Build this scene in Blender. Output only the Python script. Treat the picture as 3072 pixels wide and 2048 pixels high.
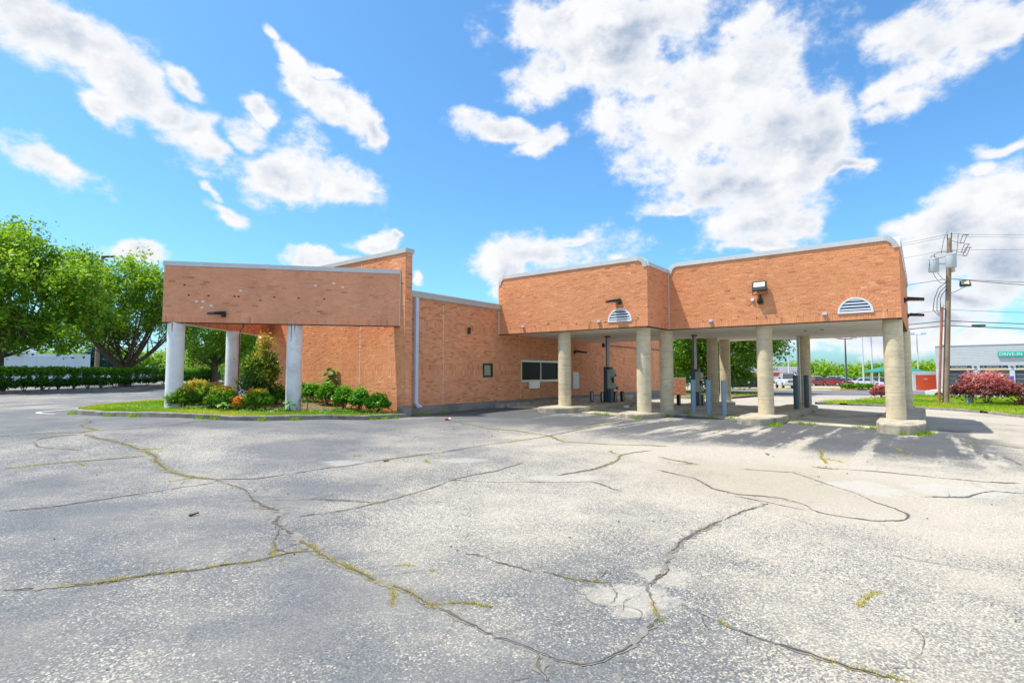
import bpy, bmesh, math, random
import numpy as np
from mathutils import Vector, Matrix, Euler
random.seed(7); RNG=np.random.default_rng(11)
for o in list(bpy.data.objects): bpy.data.objects.remove(o)
sc=bpy.context.scene; C=sc.collection
# ---------------------------------------------------------------- camera (origin is the eye; z is up)
cd=bpy.data.cameras.new('camera'); cam=bpy.data.objects.new('camera',cd); C.objects.link(cam); sc.camera=cam
cd.sensor_width=36; cd.lens=18.609; cd.clip_start=.05; cd.clip_end=3000
cam.location=(0,0,0); cam.rotation_euler=(math.radians(90+3.388),0,0)
sc.render.resolution_x=1024; sc.render.resolution_y=682
sc.view_settings.view_transform='Standard'; sc.view_settings.look='None'; sc.view_settings.gamma=1; sc.view_settings.use_curve_mapping=False
sc.view_settings.exposure=0.66
# ---------------------------------------------------------------- sun
A0=math.radians(37.8); U=np.array([math.sin(A0),math.cos(A0)]); V=np.array([-math.cos(A0),math.sin(A0)])
lt=U*0.30+V*(-0.34); LD=Vector((lt[0],lt[1],-1.0)).normalized()
sd=bpy.data.lights.new('sun','SUN'); sun=bpy.data.objects.new('sun',sd); C.objects.link(sun)
sd.energy=3.75; sd.angle=math.radians(.53); sd.color=(1,.945,.85)
sun.rotation_euler=LD.to_track_quat('-Z','Y').to_euler(); sun.location=(-20,5,60)
SUNV=-LD; EL=math.asin(SUNV.z); AZ=math.atan2(SUNV.x,SUNV.y)
# ---------------------------------------------------------------- world: Nishita sky with cumulus
w=bpy.data.worlds.new('World'); sc.world=w; w.use_nodes=True; nt=w.node_tree; N=nt.nodes; Lk=nt.links; N.clear()
def nd(t,**k):
    n=N.new(t)
    for a,b in k.items(): setattr(n,a,b)
    return n
def mth(op,a,b=None,c=None,clamp=False):
    n=nd('ShaderNodeMath',operation=op,use_clamp=clamp)
    for i,x in enumerate((a,b,c)):
        if x is None: continue
        if isinstance(x,(int,float)): n.inputs[i].default_value=x
        else: Lk.new(x,n.inputs[i])
    return n.outputs[0]
def vdot(v,c):
    n=nd('ShaderNodeVectorMath',operation='DOT_PRODUCT'); Lk.new(v,n.inputs[0]); n.inputs[1].default_value=c; return n.outputs['Value']
def sstep(x,a,b):
    n=nd('ShaderNodeMapRange',interpolation_type='SMOOTHSTEP'); Lk.new(x,n.inputs[0]); n.inputs[1].default_value=a; n.inputs[2].default_value=b; return n.outputs[0]
tc=nd('ShaderNodeTexCoord'); DIR=tc.outputs['Generated']
nrm=nd('ShaderNodeVectorMath',operation='NORMALIZE'); Lk.new(DIR,nrm.inputs[0]); DIR=nrm.outputs[0]
sky=nd('ShaderNodeTexSky',sky_type='NISHITA'); sky.sun_disc=False; sky.sun_elevation=EL; sky.sun_rotation=AZ; sky.air_density=1.0; sky.dust_density=1.2; sky.ozone_density=2.2
def noise(vec,scale,det=8,rough=.6,dist=0,lac=2):
    n=nd('ShaderNodeTexNoise'); Lk.new(vec,n.inputs['Vector']); n.inputs['Scale'].default_value=scale; n.inputs['Detail'].default_value=det
    n.inputs['Roughness'].default_value=rough; n.inputs['Distortion'].default_value=dist; return n.outputs['Fac']
mp=nd('ShaderNodeMapping'); Lk.new(DIR,mp.inputs[0]); mp.inputs['Scale'].default_value=(1,1,1.35); SD=mp.outputs[0]
def shift(v,d):
    n=nd('ShaderNodeVectorMath',operation='ADD'); Lk.new(v,n.inputs[0]); n.inputs[1].default_value=d; return n.outputs[0]
n1=noise(SD,7.5,12,.62,0); n3=noise(SD,24,8,.62,0); n2=noise(SD,2.2,3,.5,0)
n1b=noise(shift(SD,(-.016,0,.030)),7.5,12,.62,0)
n4=noise(SD,13,5,.5,0)
BLOBS=[[-0.616,0.652,0.442,10.6,6.8,4.61,-4.83,6.26,-16.02],[-0.579,0.689,0.437,8.12,8.88,-3.42,-12.11,2.0,-19.2],[-0.548,0.728,0.411,13.48,11.09,-1.81,-8.89,3.53,-18.13],[-0.578,0.723,0.379,27.26,17.07,8.96,-10.22,15.88,-45.86],[-0.637,0.717,0.283,14.27,13.31,-1.78,-10.06,3.52,-31.53],[-0.621,0.632,0.463,11.56,7.34,5.37,-14.85,18.45,-45.15],[-0.497,0.789,0.361,17.1,8.87,4.06,-4.06,7.99,-23.07],[-0.465,0.817,0.34,12.15,5.86,2.44,-3.59,7.87,-23.84],[-0.428,0.824,0.372,20.59,8.88,4.0,-5.54,13.03,-35.31],[-0.388,0.861,0.329,7.39,3.11,0.41,-3.51,5.18,-17.72],[-0.295,0.898,0.328,13.32,3.84,1.4,-1.93,7.3,-21.77],[-0.49,0.822,0.289,45.36,24.07,8.46,-6.96,15.17,-55.02],[-0.481,0.837,0.261,20.5,11.81,-0.2,-13.74,11.74,-63.06],[-0.405,0.819,0.406,36.61,17.76,0.63,-18.8,18.87,-56.79],[-0.349,0.793,0.5,43.25,7.74,17.91,2.14,13.49,-19.97],[-0.363,0.77,0.526,28.5,25.15,-17.19,-53.55,11.49,-53.78],[-0.339,0.821,0.459,29.93,9.4,5.26,-5.71,16.26,-33.3],[-0.282,0.851,0.443,12.12,7.37,-6.52,-14.22,4.22,-17.19],[-0.237,0.88,0.412,39.63,8.74,4.09,-2.63,11.6,-26.31],[-0.301,0.82,0.488,28.72,7.78,4.63,-10.64,33.77,-63.37],[-0.007,0.906,0.424,14.54,0.59,-1.03,-4.24,18.53,-39.67],[0.045,0.913,0.405,19.54,-2.11,2.61,8.15,15.81,-36.53],[-0.244,0.939,0.241,21.52,4.26,5.15,5.71,12.92,-44.63],[-0.214,0.942,0.258,63.61,13.41,3.68,-4.77,27.57,-104.56],[0.087,0.824,0.559,8.67,-0.62,-0.42,1.13,12.24,-18.27],[0.05,0.862,0.505,15.21,-0.65,-0.38,0.49,9.64,-16.56],[0.171,0.825,0.538,7.17,-1.02,-0.67,1.35,7.47,-11.97],[0.277,0.855,0.438,6.98,-1.76,-0.9,1.05,3.81,-8.22],[0.359,0.807,0.469,6.7,-2.17,-1.26,1.56,4.13,-8.4],[0.432,0.822,0.371,7.65,-3.28,-1.48,1.53,3.58,-9.8],[0.35,0.882,0.315,8.01,-2.77,-0.99,1.47,4.67,-14.8],[0.4,0.883,0.247,9.1,-3.78,-1.06,1.57,4.65,-19.18],[0.476,0.791,0.384,14.28,-6.93,-3.36,2.84,5.77,-15.47],[0.289,0.913,0.288,15.44,-4.42,-1.4,3.89,15.72,-53.74],[0.515,0.792,0.327,21.45,-11.9,-4.91,10.64,20.74,-67.11],[0.47,0.85,0.238,23.51,-12.05,-3.37,4.29,10.63,-46.46],[0.542,0.704,0.459,14.17,-11.53,1.04,13.16,5.81,-24.48],[0.571,0.688,0.448,11.12,-10.75,2.46,10.74,3.06,-18.38],[0.568,0.717,0.404,16.46,-15.66,4.75,13.05,3.21,-24.02],[0.609,0.659,0.441,13.7,-8.7,-5.83,5.75,7.62,-19.36],[0.543,0.743,0.39,23.34,-22.91,11.22,27.3,3.8,-45.26],[0.652,0.718,0.244,9.55,-9.15,1.7,4.59,1.25,-15.96],[0.632,0.748,0.203,9.98,-8.55,0.73,3.63,1.66,-17.41],[0.654,0.691,0.309,17.56,-15.52,-2.33,18.65,13.17,-69.0],[0.613,0.773,0.164,9.76,-7.32,-1.56,1.34,2.79,-18.2],[0.671,0.725,0.154,11.08,-9.73,-2.07,1.13,2.13,-15.01],[0.534,0.78,0.325,30.47,-17.75,-7.39,11.16,20.74,-68.12],[0.645,0.708,0.289,24.01,-18.72,-7.64,10.93,16.06,-63.79],[0.677,0.702,0.22,17.05,-14.91,-4.68,1.77,2.7,-14.09],[0.643,0.758,0.11,7.28,-5.93,-0.86,1.12,2.9,-26.44],[0.069,0.973,0.219,7.55,-0.5,-0.11,0.23,4.56,-20.37],[0.172,0.971,0.166,10.39,-1.77,-0.3,0.39,3.43,-20.55],[-0.001,0.981,0.192,16.39,0.02,0.0,-0.01,5.28,-27.02],[0.119,0.962,0.246,18.93,-2.19,-0.56,0.97,10.39,-41.05],[-0.014,0.988,0.152,35.93,0.49,0.08,-0.03,3.11,-20.23],[-0.351,0.916,0.193,14.3,5.22,1.1,-2.96,11.32,-59.12],[-0.571,0.801,0.178,12.32,7.98,3.37,-0.8,10.49,-49.75],[-0.182,0.967,0.176,77.86,14.18,2.58,-1.52,12.22,-68.61],[-0.322,0.932,0.167,21.58,7.21,1.29,-1.57,7.11,-42.78],[0.625,0.777,0.074,6.04,-4.68,-0.45,0.61,2.81,-34.53],[0.561,0.827,0.045,4.96,-3.22,-0.17,-0.1,2.34,-41.9],[0.679,0.733,0.04,8.31,-7.55,-0.41,-0.1,2.34,-41.33],[0.535,0.834,0.135,7.28,-4.46,-0.72,2.23,6.34,-47.93],[0.421,0.882,0.21,7.62,-3.38,-0.8,3.3,9.86,-48.12],[0.21,0.809,0.549,8.57,-1.5,-1.02,1.83,8.12,-12.73],[0.21,0.842,0.497,10.8,-1.98,-1.17,1.81,8.42,-15.08],[0.124,0.845,0.521,10.75,-1.14,-0.7,1.3,10.16,-16.84],[0.038,0.827,0.561,15.77,-0.49,-0.33,0.46,11.53,-17.07],[0.56,0.714,0.421,9.87,-10.22,4.35,14.52,2.35,-23.28],[0.587,0.779,0.218,19.24,-13.41,-3.75,3.99,7.64,-38.06],[-0.484,0.765,0.425,19.35,20.95,-15.73,-32.53,1.5,-39.79],[-0.517,0.767,0.379,25.71,13.89,6.87,-5.97,10.92,-30.26]]
DARKS=[[0.203,0.81,0.55,9.09,-1.54,-1.04,2.45,11.2,-17.45],[0.46,0.812,0.359,9.79,-4.59,-2.03,1.64,3.58,-10.29],[0.382,0.871,0.31,9.18,-3.53,-1.26,1.61,4.63,-15.01],[0.408,0.783,0.469,13.69,-5.22,-3.13,2.85,6.46,-13.33],[0.667,0.727,0.161,7.23,-6.2,-1.37,1.09,2.02,-13.72],[0.643,0.76,0.098,6.17,-5.0,-0.64,0.68,1.98,-19.83],[-0.6,0.665,0.445,14.71,9.12,6.1,-7.31,9.89,-24.65],[0.324,0.919,0.226,8.76,-2.87,-0.71,1.87,7.29,-32.31],[0.559,0.686,0.466,15.53,-8.62,-5.85,8.22,12.14,-27.78],[0.628,0.75,0.21,13.34,-10.3,-2.88,2.84,5.01,-26.41],[0.273,0.841,0.467,15.61,-3.86,-2.14,2.41,8.67,-17.07],[-0.389,0.863,0.322,11.54,4.53,1.69,-5.23,14.54,-45.25]]
def field(lst,vec):
    acc=None
    for b in lst:
        c=b[:3];a1=b[3:6];a2=b[6:9]
        p=mth('SUBTRACT',vdot(vec,a1),float(np.dot(c,a1))); q=mth('SUBTRACT',vdot(vec,a2),float(np.dot(c,a2)))
        r=mth('ADD',mth('MULTIPLY',p,p),mth('MULTIPLY',q,q))
        f=mth('SUBTRACT',1.0,mth('SQRT',r))
        acc=f if acc is None else mth('SMOOTH_MAX',acc,f,.12)
    return acc
# warp the direction a little so that the blobs lose their ellipse outlines
wn=nd('ShaderNodeTexNoise'); Lk.new(SD,wn.inputs['Vector']); wn.inputs['Scale'].default_value=9; wn.inputs['Detail'].default_value=4
wc=nd('ShaderNodeVectorMath',operation='SUBTRACT'); Lk.new(wn.outputs['Color'],wc.inputs[0]); wc.inputs[1].default_value=(.5,.5,.5)
ws=nd('ShaderNodeVectorMath',operation='SCALE'); Lk.new(wc.outputs[0],ws.inputs[0]); ws.inputs['Scale'].default_value=.09
wa=nd('ShaderNodeVectorMath',operation='ADD'); Lk.new(DIR,wa.inputs[0]); Lk.new(ws.outputs[0],wa.inputs[1]); WD=wa.outputs[0]
front=sstep(vdot(DIR,(0,.9983,.0592)),.55,.66)
fb=mth('MAXIMUM',field(BLOBS,WD),-1.0)
gen=mth('MULTIPLY',mth('SUBTRACT',n2,.5),5.0)
base=mth('ADD',mth('MULTIPLY',fb,front),mth('MULTIPLY',gen,mth('SUBTRACT',1.0,front)))
F=mth('ADD',base,mth('ADD',mth('MULTIPLY',mth('SUBTRACT',n1,.5),2.7),mth('MULTIPLY',mth('SUBTRACT',n3,.5),1.15)))
dens=mth('POWER',sstep(F,-.22,.50),1.25)
dk=mth('MULTIPLY',mth('MAXIMUM',field(DARKS,WD),0.0),front)
dkg=mth('MULTIPLY',mth('SUBTRACT',1.0,front),.3)
lit=mth('MULTIPLY',mth('SUBTRACT',n1b,n1),4.0)
thick=sstep(F,.2,1.1)
shade=mth('ADD',mth('MULTIPLY',mth('ADD',lit,.24),thick),mth('MULTIPLY',mth('ADD',mth('MULTIPLY',dk,1.25),dkg),mth('MULTIPLY',thick,sstep(n4,.05,.9))),clamp=True)
cc=nd('ShaderNodeMix',data_type='RGBA'); Lk.new(shade,cc.inputs[0]); cc.inputs[6].default_value=(4.6,4.63,4.72,1); cc.inputs[7].default_value=(2.15,2.6,3.3,1)
hs=nd('ShaderNodeMix',data_type='RGBA',blend_type='MULTIPLY'); hs.inputs[0].default_value=1; Lk.new(sky.outputs[0],hs.inputs[6]); hs.inputs[7].default_value=(.56,.945,1.15,1)
mx=nd('ShaderNodeMix',data_type='RGBA'); Lk.new(dens,mx.inputs[0]); Lk.new(hs.outputs[2],mx.inputs[6]); Lk.new(cc.outputs[2],mx.inputs[7])
bg=nd('ShaderNodeBackground'); bg.inputs['Strength'].default_value=.134; Lk.new(mx.outputs[2],bg.inputs[0])
wo=nd('ShaderNodeOutputWorld'); Lk.new(bg.outputs[0],wo.inputs[0])
# ---------------------------------------------------------------- terrain height
CP=np.array([[0.0,0.0,-1.72],[0.0,6.0,-1.7],[-6.0,6.0,-1.6],[-12.0,6.0,-1.4],[-12.0,0.0,-1.45],[8.0,6.0,-1.75],[14.0,6.0,-1.85],[12.0,0.0,-1.8],[-10.0,14.0,-1.24],[-16.0,15.0,-1.2],[-6.5,15.2,-1.36],[-3.6,17.6,-1.52],[-0.9,21.5,-1.42],[0.0,12.0,-1.6],[6.0,11.0,-1.7],[1.14,19.74,-1.48],[3.69,18.14,-1.58],[7.05,16.43,-1.64],[10.31,14.27,-1.65],[8.81,15.44,-1.67],[5.28,17.42,-1.6],[-0.16,21.01,-1.44],[-2.09,19.34,-1.5],[13.58,14.9,-1.83],[19.63,22.36,-2.07],[12.19,15.22,-1.72],[15.18,18.6,-1.8],[16.19,24.14,-1.95],[13.03,26.59,-1.8],[9.26,28.25,-1.6],[20.0,14.0,-1.97],[21.0,22.0,-2.08],[24.0,28.0,-2.05],[21.0,25.0,-2.07],[14.0,40.0,-1.9],[30.0,30.0,-2.05],[26.0,32.0,-2.02],[0.0,70.0,-2.0],[40.0,60.0,-2.0],[20.0,70.0,-2.0],[60.0,60.0,-2.2],[54.0,68.0,-2.3],[-25.0,20.0,-1.3],[-25.0,35.0,-1.2],[-30.0,50.0,-1.1],[-31.0,33.0,-1.2],[-12.0,40.0,-1.2],[-12.0,60.0,-1.3],[-40.0,60.0,-1.2],[-60.0,40.0,-1.2],[-8.0,30.0,-1.2],[-9.0,22.0,-1.2],[-14.0,21.0,-1.2],[-20.0,-20.0,-1.5],[20.0,-20.0,-1.8],[100.0,100.0,-3.0],[0.0,150.0,-3.0],[-100.0,100.0,-1.5],[10.99,16.78,-1.706],[12.22,18.36,-1.706],[13.75,20.34,-1.706],[15.28,22.31,-1.706],[9.89,17.64,-1.675],[11.11,19.22,-1.675],[12.65,21.2,-1.675],[14.18,23.17,-1.675],[8.7,18.56,-1.643],[9.93,20.14,-1.643],[11.46,22.12,-1.643],[12.99,24.09,-1.643],[7.52,19.48,-1.611],[8.74,21.06,-1.611],[10.28,23.04,-1.611],[11.81,25.01,-1.611],[4.71,19.13,-1.568],[5.94,20.71,-1.568],[7.47,22.68,-1.568],[9.0,24.66,-1.568],[3.53,20.05,-1.536],[4.75,21.63,-1.536],[6.28,23.6,-1.536],[7.82,25.58,-1.536],[2.34,20.96,-1.504],[3.57,22.55,-1.504],[5.1,24.52,-1.504],[6.63,26.5,-1.504],[0.92,22.07,-1.465],[2.14,23.65,-1.465],[3.68,25.62,-1.465],[5.21,27.6,-1.465]])
def terz(x,y):
    x=np.asarray(x,float);y=np.asarray(y,float)
    d2=(x[...,None]-CP[:,0])**2+(y[...,None]-CP[:,1])**2
    s=1.0+0.012*(x*x+y*y)
    w_=1/(d2+0.5*s[...,None])**2
    h=(w_*CP[:,2]).sum(-1)/w_.sum(-1); far=np.clip((np.hypot(x,y)-90)/120,0,1)
    return h*(1-far)-3.2*far
def tz(x,y): return float(terz(x,y))
def uv(u,v): return (float(U[0]*u+V[0]*v),float(U[1]*u+V[1]*v))
# ---------------------------------------------------------------- materials
def mat(name,col,rough=.7,metal=0,var=0,vscale=3,bump=0,bscale=30,spec=None,alpha=None,trans=0,emis=None,dirt=None,dscale=1.5,coat=0):
    m=bpy.data.materials.new(name); m.use_nodes=True; t=m.node_tree; n=t.nodes; l=t.links
    b=n['Principled BSDF']; b.inputs['Roughness'].default_value=rough; b.inputs['Metallic'].default_value=metal
    b.inputs['Base Color'].default_value=(*col,1)
    if spec is not None: b.inputs['Specular IOR Level'].default_value=spec
    if trans: b.inputs['Transmission Weight'].default_value=trans
    if coat: b.inputs['Coat Weight'].default_value=coat
    g=n.new('ShaderNodeNewGeometry')
    if var or dirt:
        x=n.new('ShaderNodeTexNoise'); x.inputs['Scale'].default_value=vscale; x.inputs['Detail'].default_value=6; x.inputs['Roughness'].default_value=.65
        l.new(g.outputs['Position'],x.inputs['Vector'])
        mr=n.new('ShaderNodeMapRange'); l.new(x.outputs[0],mr.inputs[0]); mr.inputs[1].default_value=.3; mr.inputs[2].default_value=.7; mr.inputs[3].default_value=1-var; mr.inputs[4].default_value=1+var
        mu=n.new('ShaderNodeMix'); mu.data_type='RGBA'; mu.blend_type='MULTIPLY'; mu.inputs[0].default_value=1; mu.inputs[6].default_value=(*col,1); l.new(mr.outputs[0],mu.inputs[7])
        out=mu.outputs[2]
        if dirt:
            y=n.new('ShaderNodeTexNoise'); y.inputs['Scale'].default_value=dscale; y.inputs['Detail'].default_value=8; y.inputs['Roughness'].default_value=.7
            l.new(g.outputs['Position'],y.inputs['Vector'])
            m2=n.new('ShaderNodeMapRange'); l.new(y.outputs[0],m2.inputs[0]); m2.inputs[1].default_value=.48; m2.inputs[2].default_value=.68
            m3=n.new('ShaderNodeMix'); m3.data_type='RGBA'; l.new(m2.outputs[0],m3.inputs[0]); l.new(out,m3.inputs[6]); m3.inputs[7].default_value=(*dirt,1); out=m3.outputs[2]
        l.new(out,b.inputs['Base Color'])
    if bump:
        z=n.new('ShaderNodeTexNoise'); z.inputs['Scale'].default_value=bscale; z.inputs['Detail'].default_value=5; l.new(g.outputs['Position'],z.inputs['Vector'])
        bp=n.new('ShaderNodeBump'); bp.inputs['Strength'].default_value=bump; bp.inputs['Distance'].default_value=.01; l.new(z.outputs[0],bp.inputs['Height']); l.new(bp.outputs[0],b.inputs['Normal'])
    return m
def ramp(n,pts):
    r=n.new('ShaderNodeValToRGB'); e=r.color_ramp.elements
    while len(e)<len(pts): e.new(.5)
    for i,(p,c) in enumerate(pts): e[i].position=p; e[i].color=(*c,1)
    return r
def tonemat(name,pts,rough=.85,big=.25,bscale=.6,bump=.25,fine=40,trans=None,spec=.3,bigvec=None):
    """colour from the mesh attribute 'tone' (0..1), broad weathering, fine grain"""
    m=bpy.data.materials.new(name); m.use_nodes=True; t=m.node_tree; n=t.nodes; l=t.links; b=n['Principled BSDF']; b.inputs['Roughness'].default_value=rough; b.inputs['Specular IOR Level'].default_value=spec
    a=n.new('ShaderNodeAttribute'); a.attribute_name='tone'; r=ramp(n,pts); l.new(a.outputs['Fac'],r.inputs[0])
    g=n.new('ShaderNodeNewGeometry'); x=n.new('ShaderNodeTexNoise'); x.inputs['Scale'].default_value=bscale; x.inputs['Detail'].default_value=7; x.inputs['Roughness'].default_value=.7
    if bigvec:
        mp_=n.new('ShaderNodeMapping'); mp_.inputs['Scale'].default_value=bigvec; l.new(g.outputs['Position'],mp_.inputs[0]); l.new(mp_.outputs[0],x.inputs['Vector'])
    else: l.new(g.outputs['Position'],x.inputs['Vector'])
    mr=n.new('ShaderNodeMapRange'); l.new(x.outputs[0],mr.inputs[0]); mr.inputs[1].default_value=.3; mr.inputs[2].default_value=.7; mr.inputs[3].default_value=1-big; mr.inputs[4].default_value=1+big
    mu=n.new('ShaderNodeMix'); mu.data_type='RGBA'; mu.blend_type='MULTIPLY'; mu.inputs[0].default_value=1; l.new(r.outputs[0],mu.inputs[6]); l.new(mr.outputs[0],mu.inputs[7])
    l.new(mu.outputs[2],b.inputs['Base Color'])
    if bump:
        z=n.new('ShaderNodeTexNoise'); z.inputs['Scale'].default_value=fine; z.inputs['Detail'].default_value=4; l.new(g.outputs['Position'],z.inputs['Vector'])
        bp=n.new('ShaderNodeBump'); bp.inputs['Strength'].default_value=bump; bp.inputs['Distance'].default_value=.01; l.new(z.outputs[0],bp.inputs['Height']); l.new(bp.outputs[0],b.inputs['Normal'])
    if trans:
        tr=n.new('ShaderNodeBsdfTranslucent'); mc=n.new('ShaderNodeMix'); mc.data_type='RGBA'; mc.blend_type='MULTIPLY'; mc.inputs[0].default_value=1; l.new(mu.outputs[2],mc.inputs[6]); mc.inputs[7].default_value=(*trans,1)
        l.new(mc.outputs[2],tr.inputs[0]); ms=n.new('ShaderNodeMixShader'); ms.inputs[0].default_value=.38; l.new(b.outputs[0],ms.inputs[1]); l.new(tr.outputs[0],ms.inputs[2]); l.new(ms.outputs[0],n['Material Output'].inputs[0])
    return m
M={}
M['brick']=tonemat('sunlit_brick',[(0,(.50,.18,.08)),(.35,(.68,.275,.125)),(.75,(.78,.34,.16)),(.97,(.84,.43,.24)),(1,(.78,.70,.62))],big=.10,bump=.5,fine=60)
M['brickB']=tonemat('shade_lifted_fascia_brick',[(0,(.48,.165,.08)),(.4,(.72,.28,.14)),(.8,(.80,.345,.18)),(.985,(.82,.39,.22)),(1,(.8,.76,.7))],big=.15,bump=.35,fine=60)  # entrance fascia brick, colour raised to lighten a face that lies in shade
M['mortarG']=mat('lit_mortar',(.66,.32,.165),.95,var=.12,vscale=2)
M['kerbShade']=mat('shade_darkened_kerb',(.27,.25,.215),.95,var=.3,vscale=5,bump=.7,bscale=25,dirt=(.13,.12,.11),dscale=3)  # kerb concrete darkened to put front-face shade into the colour, plus grime
M['mortar']=mat('tan_mortar',(.68,.38,.23),.95,var=.15,vscale=2)
M['brickW']=tonemat('shade_lifted_wall_brick',[(0,(.55,.21,.10)),(.35,(.74,.32,.165)),(.75,(.82,.385,.205)),(1,(.86,.46,.28))],big=.13,bump=.4,fine=60)  # lighter copy of the brick, lifts the walls turned away from the sun
M['mortarB']=mat('pale_mortar',(.72,.56,.43),.95,var=.2,vscale=3)
M['concrete']=mat('weathered_concrete',(.50,.43,.31),.9,var=.18,vscale=4,bump=.5,bscale=40,dirt=(.20,.18,.15),dscale=2.2)
M['kerb']=mat('grey_kerb_concrete',(.44,.385,.29),.95,var=.25,vscale=5,bump=.7,bscale=25,dirt=(.22,.20,.17),dscale=2.2)
M['slab']=mat('concrete_lane',(.52,.45,.34),.9,var=.2,vscale=1.2,bump=.3,bscale=30,dirt=(.13,.12,.115),dscale=.7)
M['plinth']=mat('grey_plinth',(.27,.26,.23),.95,var=.2,vscale=3,bump=.4,bscale=20,dirt=(.15,.145,.13),dscale=1.5)
M['metal']=mat('galvanised_coping',(.58,.60,.60),.5,metal=.1,var=.08,vscale=2)
M['metal2']=mat('painted_gutter',(.50,.50,.47),.5,var=.06,vscale=2)
M['white']=mat('white_paint',(.72,.74,.76),.5,var=.05,vscale=3)
M['downspout']=mat('blue_grey_downspout',(.55,.63,.75),.4,var=.05,vscale=4)
M['caulk']=mat('pale_sealant',(.70,.60,.50),.8)
M['soffit']=mat('soffit_panel',(.80,.765,.68),.8,var=.08,vscale=.8)
M['black']=mat('black_metal',(.015,.016,.018),.35)
M['darkgap']=mat('dark_gap',(.02,.017,.015),.9)
M['glass']=mat('dark_window_glass',(.008,.010,.009),.25,spec=.12)
M['alu']=mat('aluminium_frame',(.62,.60,.52),.35,metal=.5,var=.05)
M['steel']=mat('brushed_steel',(.62,.63,.64),.28,metal=.7,var=.05)
M['wcol']=mat('painted_white_column',(.78,.80,.82),.6,var=.06,vscale=2.5,bump=.15,bscale=12,dirt=(.60,.58,.55),dscale=1.2)
M['bollard']=mat('blue_grey_bollard',(.22,.34,.43),.5,var=.1,vscale=3)
M['bollardD']=mat('slate_bollard',(.065,.10,.125),.5,var=.1,vscale=3)
M['bollardK']=mat('black_bollard',(.018,.014,.016),.45,var=.3,vscale=4)
M['kiosk']=mat('grey_green_kiosk',(.30,.38,.34),.45,var=.06)
M['kioskT']=mat('tan_kiosk',(.40,.37,.28),.5,var=.08)
M['kioskD']=mat('dark_blue_kiosk',(.035,.06,.085),.4)
M['tube']=mat('acrylic_tube',(.42,.38,.41),.3,metal=.2)
M['rust']=mat('rust_stain',(.50,.20,.07),.9,var=.3,vscale=8)
M['soil']=mat('mulch_soil',(.16,.10,.065),1,var=.4,vscale=8,bump=1,bscale=30,dirt=(.30,.21,.13),dscale=4)
M['bark']=mat('grey_bark',(.13,.10,.075),.95,var=.35,vscale=5,bump=.9,bscale=18)
M['wood']=mat('weathered_pole_wood',(.33,.24,.17),.9,var=.3,vscale=3,bump=.5,bscale=12,dirt=(.20,.14,.10),dscale=1.5)
M['redpipe']=mat('rust_red_pipe',(.42,.13,.07),.7,var=.25,vscale=2)
M['can']=mat('transformer_grey',(.55,.60,.66),.4,var=.04)
M['wire']=mat('black_cable',(.02,.02,.025),.6)
M['paintline']=mat('worn_white_line',(.66,.64,.60),.8,var=.15,vscale=6)
M['crack']=mat('crack_filler',(.10,.088,.075),.95,var=.35,vscale=9,bump=.5,bscale=40)
M['tar']=mat('crack_shoulder',(.21,.195,.17),.95,var=.3,vscale=14)
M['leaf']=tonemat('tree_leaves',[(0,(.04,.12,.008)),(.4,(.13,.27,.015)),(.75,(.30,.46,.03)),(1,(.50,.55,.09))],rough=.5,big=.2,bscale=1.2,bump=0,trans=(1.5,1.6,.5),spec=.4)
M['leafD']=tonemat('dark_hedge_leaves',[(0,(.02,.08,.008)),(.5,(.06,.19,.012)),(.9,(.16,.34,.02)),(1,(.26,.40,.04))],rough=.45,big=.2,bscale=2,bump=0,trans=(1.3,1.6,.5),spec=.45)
M['leafH']=tonemat('holly_leaves',[(0,(.03,.12,.008)),(.5,(.08,.27,.012)),(.9,(.20,.44,.03)),(1,(.36,.52,.06))],rough=.35,big=.15,bscale=3,bump=0,trans=(1.3,1.6,.5),spec=.5)
M['leafN']=tonemat('nandina_leaves',[(0,(.04,.14,.01)),(.4,(.11,.30,.015)),(.62,(.34,.44,.03)),(.76,(.66,.42,.05)),(.88,(.75,.24,.06)),(1,(.75,.16,.14))],rough=.5,big=.1,bscale=3,bump=0,trans=(1.5,1.4,.5))
M['leafP']=tonemat('photinia_leaves',[(0,(.015,.06,.010)),(.35,(.045,.16,.02)),(.55,(.14,.27,.03)),(.75,(.45,.42,.06)),(.9,(.65,.30,.08)),(1,(.7,.35,.15))],rough=.35,big=.15,bscale=3,bump=0,trans=(1.4,1.4,.5),spec=.5)
M['leafR']=tonemat('red_maple_leaves',[(0,(.04,.045,.02)),(.25,(.13,.05,.045)),(.6,(.46,.14,.13)),(1,(.78,.40,.36))],rough=.5,big=.15,bscale=2,bump=0,trans=(1.6,1.0,.9))
M['leafS']=tonemat('spruce_needles',[(0,(.01,.045,.04)),(.6,(.03,.11,.09)),(1,(.09,.20,.17))],rough=.7,big=.1,bscale=2,bump=0)
M['grass']=tonemat('grass_blades',[(0,(.10,.24,.012)),(.45,(.26,.42,.015)),(.8,(.50,.52,.03)),(1,(.62,.52,.14))],rough=.6,big=.2,bscale=.8,bump=0,trans=(1.4,1.5,.5))
M['weed']=tonemat('crack_weeds',[(0,(.16,.24,.015)),(.3,(.42,.44,.03)),(.7,(.60,.46,.07)),(1,(.62,.36,.12))],rough=.7,big=.1,bscale=2,bump=0,trans=(1.3,1.3,.6))
M['turf']=mat('turf_ground',(.15,.21,.025),1,var=.35,vscale=2.5,dirt=(.30,.24,.12),dscale=1.3)
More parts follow.
